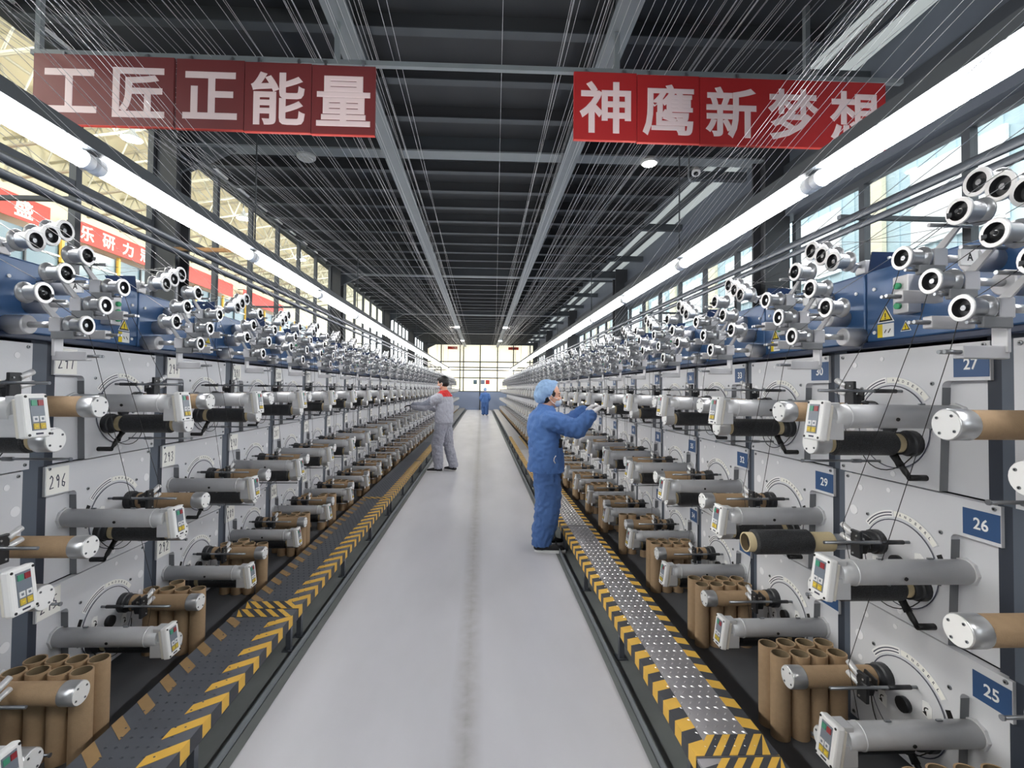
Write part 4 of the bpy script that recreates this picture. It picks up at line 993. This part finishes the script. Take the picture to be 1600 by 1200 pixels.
def person(label, loc, rotz, cloth):
    P = cloth; t = None
    body = MB(); hc = Vector(P['head']); R = head(body, hc, 1, P.get('tilt', 0))
    neck = hc + R @ Vector((-.02, 0, -.07)); sh = Vector(P['chest'])
    frustum(body, neck, .052, sh + Vector((-.02, 0, .1)), .055)
    hip = Vector(P['hip'])
    rings(body, [(hip.x, hip.y, hip.z - .08, .085, .13), (hip.x, hip.y, hip.z + .06, .095, .15), (hip.x * .6 + sh.x * .4, hip.y, hip.z * .55 + sh.z * .45, .085, .13), (sh.x, sh.y, sh.z - .04, .105, .155), (sh.x - .01, sh.y, sh.z + .05, .085, .14), (sh.x - .015, sh.y, sh.z + .09, .055, .075)])
    for s in (-1, 1):
        S_ = P['arm'][s]; chain(body, [(S_[0], .05), (S_[1], .04), (S_[2], .026)])
        hd = P['hand'][s]; hand(body, S_[2], hd[0], hd[1], hd[2], 1.0, hd[3], .92)
        G = P['leg'][s]; chain(body, [(G[0], .078), (G[1], .055), (G[2], .04)]); ft = Vector(G[3]); chain(body, [(G[2], .038), (Vector(G[2]) + Vector((0, 0, -.05)), .034), (ft, .025)])
    bo = link('person', fuse(body, .0065, ['skin'], smooth=3)); bo.location = loc; bo.rotation_euler = (0, 0, rotz); tag(bo, label, 'person')
    # jacket
    j = MB(); rings(j, P['jacket']); pw = P.get('pw', 1)
    for s in (-1, 1):
        S_ = P['arm'][s]; a, b, c = [Vector(v) for v in S_]
        chain(j, [(a + Vector((0, 0, -.01)), .09), (a.lerp(b, .5), .083), (b, .078), (b.lerp(c, .55), .068), (b.lerp(c, .82), .058), (b.lerp(c, .86), .046), (b.lerp(c, .95), .04)])
    link('jacket', fuse(j, .011, P['jmats'], P.get('jfn'), P.get('wr', .008) * 1.8, 9, 2, seed=1, cut=(lambda c, z=P['jcut']: c.z < z) if 'jcut' in P else None), bo)
    q = MB(); cz = sh.z + .115
    q.lathe([(0, .075), (.02, .078), (.045, .07), (.05, .062), (.03, .06), (0, .06)], (sh.x - .012, sh.y, cz), (.25, 0, 1), P['collar'], 20, False); link('collar', q.mesh('collar'), bo)
    # trousers
    j = MB()
    for s in (-1, 1):
        G = [Vector(v) for v in P['leg'][s]]; chain(j, [(G[0], .125 * pw), (G[0].lerp(G[1], .6), .114 * pw), (G[1], .106 * pw), (G[1].lerp(G[2], .6), .1 * pw), (G[2] + Vector((-.005, 0, .0)), .09 * pw)])
    ell(j, hip + Vector((-.01, 0, .02)), (.115, .155, .12))
    link('trousers', fuse(j, .011, [P['tmat']], None, .022, 10, 2, seed=5, cut=lambda c, z=max(min(P['leg'][s][2][2] for s in (-1, 1)) - .035, .03): c.z < z), bo)
    for s in (-1, 1):
        G = P['leg'][s]; an = Vector(G[2]); ft = Vector(G[3]); d = (ft - an); d.z = 0; d = d.normalized(); z0 = P.get('lift', {}).get(s, 0)
        q = MB(); e = an + d * .0; 
        base = Vector((an.x, an.y, z0)); chain(q, [((base - d * .045 + Vector((0, 0, .045))), .036), (base + d * .05 + Vector((0, 0, .048)), .04), (base + d * .15 + Vector((0, 0, .036)), .032), (base + d * .185 + Vector((0, 0, .032)), .027)]); chain(q, [(base + Vector((0, 0, .05)), .042), (base - d * .01 + Vector((0, 0, .095)), .043)])
        so = link('shoe', fuse(q, .007, ['shoe'], None, 0, smooth=3, cut=lambda c, z=z0 + .02: c.z < z), bo)
        q = MB(); ang = math.atan2(d.y, d.x); pts = []
        for i in range(24):
            w = 2 * PI * i / 24; ca, sa = math.cos(w), math.sin(w); lx = .075 + .148 * ca; wy = (.036 + .008 * ca) * sa; pts.append(base + Vector((d.x * lx - d.y * wy, d.y * lx + d.x * wy, .001)))
        q.prism(pts, (0, 0, .026), 'white'); link('sole', q.mesh('sole'), so)
    return bo, hc, R
def at_head(mb, hc, R):
    for v in mb.v: v.xyz = R @ v + hc
    return mb
def mask_on(bo, hc, R):
    q = MB(); ell(q, (.062, 0, -.058), (.052, .058, .05)); me = fuse(at_head(q, hc, R), .006, ['mask'], None, .001, 40, 3); link('face_mask', me, bo)
    for s in (-1, 1):
        q = MB(); q.tubeline([(.06, s * .058, -.025), (.02, s * .074, -.012), (-.012, s * .084, .012), (-.03, s * .082, .002), (-.022, s * .08, -.03), (.02, s * .07, -.066), (.05, s * .055, -.08)], .003, 'white', 6); link('mask_strap', at_head(q, hc, R).mesh('mask_strap'), bo)
def eyes_on(bo, hc, R):
    for s in (-1, 1):
        q = MB(); ell(q, (.082, s * .031, .004), (.007, .012, .006)); at_head(q, hc, R); q.mats = ['hair']; link('eye', q.mesh('eye'), bo)
        q = MB(); q.tubeline([(.083, s * .014, .026), (.087, s * .03, .03), (.074, s * .052, .025)], .004, 'hair', 6); link('eyebrow', at_head(q, hc, R).mesh('eyebrow'), bo)

def people():
    # 1: worker in blue, facing the blue-plate bank (+x), standing on the floor beside the step
    P = dict(head=(.03, 0, 1.475), tilt=.05, chest=(-.015, 0, 1.225), hip=(-.005, 0, .79),
             arm={-1: ((-.005, -.17, 1.25), (.25, -.2, 1.17), (.405, -.13, 1.31)), 1: ((.02, .17, 1.225), (.24, .2, 1.2), (.39, .1, 1.33))},
             hand={-1: ((.8, .25, .62), (.55, .1, -.85), 1, .55), 1: ((.8, -.2, .5), (.5, 0, -.85), -1, .6)},
             leg={-1: ((-.01, -.085, .74), (.01, -.095, .44), (-.055, -.1, .095), (.12, -.12, .03)), 1: ((.0, .085, .74), (.02, .09, .44), (-.03, .1, .095), (.14, .11, .03))},
             jcut=.745, jacket=[(-.01, 0, .70, .165, .215), (-.01, 0, .79, .165, .215), (-.01, 0, .9, .155, .21), (-.025, 0, 1.05, .147, .205), (-.035, 0, 1.18, .145, .205), (-.035, 0, 1.28, .125, .185), (-.025, 0, 1.335, .09, .125), (-.012, 0, 1.37, .07, .08)],
             jmats=['clothblue'], collar='clothblue', tmat='clothblue2', wr=.013)
    X, Y = .645, 4.6
    bo, hc, R = person('worker in blue overalls and pale blue cap reaching up to the blue-plate bank', (X, Y, 0), 0, P)
    q = MB(); ell(q, (-.03, 0, .055), (.118, .1, .098)); ell(q, (-.085, 0, .0), (.075, .082, .085)); ell(q, (.02, 0, .075), (.09, .088, .075))
    link('cap', fuse(at_head(q, hc, R), .008, ['capblue'], None, .011, 16, 2, cut=lambda c: (c - hc).x > .022 + ((c - hc).z - .05) * .55 or (c - hc).z < -.075), bo)
    q = MB(); ell(q, (-.03, 0, .03), (.105, .085, .095)); ell(q, (-.05, 0, -.035), (.05, .075, .05))
    link('hair', fuse(at_head(q, hc, R), .008, ['hair'], None, .001, 30, 2, cut=lambda c: (c - hc).x > .068 + ((c - hc).z - .06) * .5 or (c - hc).z < -.08), bo)
    mask_on(bo, hc, R); eyes_on(bo, hc, R)
    for s in (-1, 1):
        S_ = P['arm'][s]; hd = P['hand'][s]; q = MB(); hand(q, S_[2], hd[0], hd[1], hd[2], 1.03, hd[3], 1.12); b, c = Vector(S_[1]), Vector(S_[2]); frustum(q, b.lerp(c, .9), .032, c, .029)
        link('glove', fuse(q, .0055, ['glove'], None, .0008, 60, 2), bo)
    q = MB(); q.box((.1, -.14, 1.03), (.035, .06, .085), 'black', (0, .1, .3), .01); link('pocket_radio', q.mesh('pocket_radio'), bo)
    q = MB(); q.tubeline([(.055, -.198, .92), (.04, -.203, .9), (.036, -.204, .875), (.05, -.2, .85)], .005, 'white', 6); link('pocket_trim', q.mesh('pocket_trim'), bo)
    # 2: worker in grey with red yoke, facing the paper-card bank (-x)
    def jf(c):
        if c.z > 1.385 - .45 * max(0, c.x + .02) and abs(c.y) < .2 and c.x < .13: return 1
        if c.x > .12 and c.z > 1.05 and (c - Vector((.4, .18, 1.2))).z > .02: return 2
        return 0
    P = dict(head=(.0, .0, 1.63), tilt=.12, chest=(-.03, 0, 1.33), hip=(-.03, 0, .88),
             arm={1: ((.0, .185, 1.37), (.27, .23, 1.19), (.53, .2, 1.21)), -1: ((.02, -.185, 1.37), (.22, -.22, 1.16), (.46, -.16, 1.2))},
             hand={1: ((1, -.05, -.05), (.05, 0, -1), -1, .35), -1: ((1, .1, 0), (.1, 0, -1), 1, .5)},
             leg={1: ((-.02, .09, .84), (.04, .14, .48), (.0, .16, .1), (.16, .2, .03)), -1: ((-.04, -.09, .84), (-.09, -.08, .48), (-.2, -.06, .11), (-.06, -.1, .03))},
             jacket=[(-.03, 0, .86, .14, .19), (-.03, 0, .92, .15, .205), (-.04, 0, 1.05, .145, .205), (-.045, 0, 1.2, .14, .21), (-.04, 0, 1.34, .13, .21), (-.035, 0, 1.42, .11, .19), (-.03, 0, 1.465, .085, .13), (-.025, 0, 1.485, .068, .08)],
             jmats=['clothgrey', 'clothred', 'clothgrey2'], jfn=jf, collar='clothred', tmat='clothgrey3', wr=.01, pw=.86, jcut=.885)
    bo, hc, R = person('worker in grey suit with red shoulders reaching into the paper-card bank', (-.72, 8.9, 0), PI - .35, P)
    q = MB(); ell(q, (-.02, 0, .05), (.108, .085, .092)); ell(q, (-.045, 0, -.0), (.08, .082, .075)); ell(q, (.045, 0, .085), (.055, .066, .04))
    link('hair', fuse(at_head(q, hc, R), .007, ['hair'], None, .005, 45, 2, cut=lambda c: (c - hc).z < -.065 or ((c - hc).x > .055 and (c - hc).z < .045)), bo)
    mask_on(bo, hc, R); eyes_on(bo, hc, R)
    S_ = P['arm'][1]; hd = P['hand'][1]; q = MB(); hand(q, S_[2], hd[0], hd[1], hd[2], 1.03, hd[3], 1.1); link('glove', fuse(q, .0055, ['glovedark'], None, .0006, 60, 2), bo)
    # 3: distant walker seen from behind
    P = dict(head=(.03, 0, 1.44), tilt=.25, chest=(0, 0, 1.18), hip=(0, 0, .78),
             arm={1: ((.0, .18, 1.2), (-.02, .24, .98), (.1, .2, .82)), -1: ((.0, -.18, 1.2), (-.02, -.24, .98), (.1, -.2, .82))},
             hand={1: ((.5, -.2, -.9), (.3, -.9, 0), 1, .5), -1: ((.5, .2, -.9), (.3, .9, 0), -1, .5)},
             leg={1: ((0, .085, .74), (.06, .09, .42), (.02, .09, .1), (.18, .1, .03)), -1: ((0, -.085, .74), (.02, -.09, .42), (-.1, -.09, .11), (.06, -.1, .03))},
             jacket=[(0, 0, .74, .13, .19), (0, 0, .8, .14, .2), (0, 0, 1.0, .135, .2), (0, 0, 1.2, .125, .2), (0, 0, 1.27, .1, .17), (0, 0, 1.3, .068, .08)],
             jmats=['clothblue'], collar='clothblue', tmat='clothblue2', wr=.008)
    bo, hc, R = person('distant worker in blue overalls walking away down the aisle', (.22, 27, 0), PI / 2, P)
    q = MB(); ell(q, (-.02, 0, .05), (.115, .095, .1)); ell(q, (-.05, 0, .0), (.07, .08, .08)); link('cap', fuse(at_head(q, hc, R), .009, ['capblue'], None, .004, 22, 2, cut=lambda c: (c - hc).z < -.06 or ((c - hc).x > .07 and (c - hc).z < .03)), bo)
people()
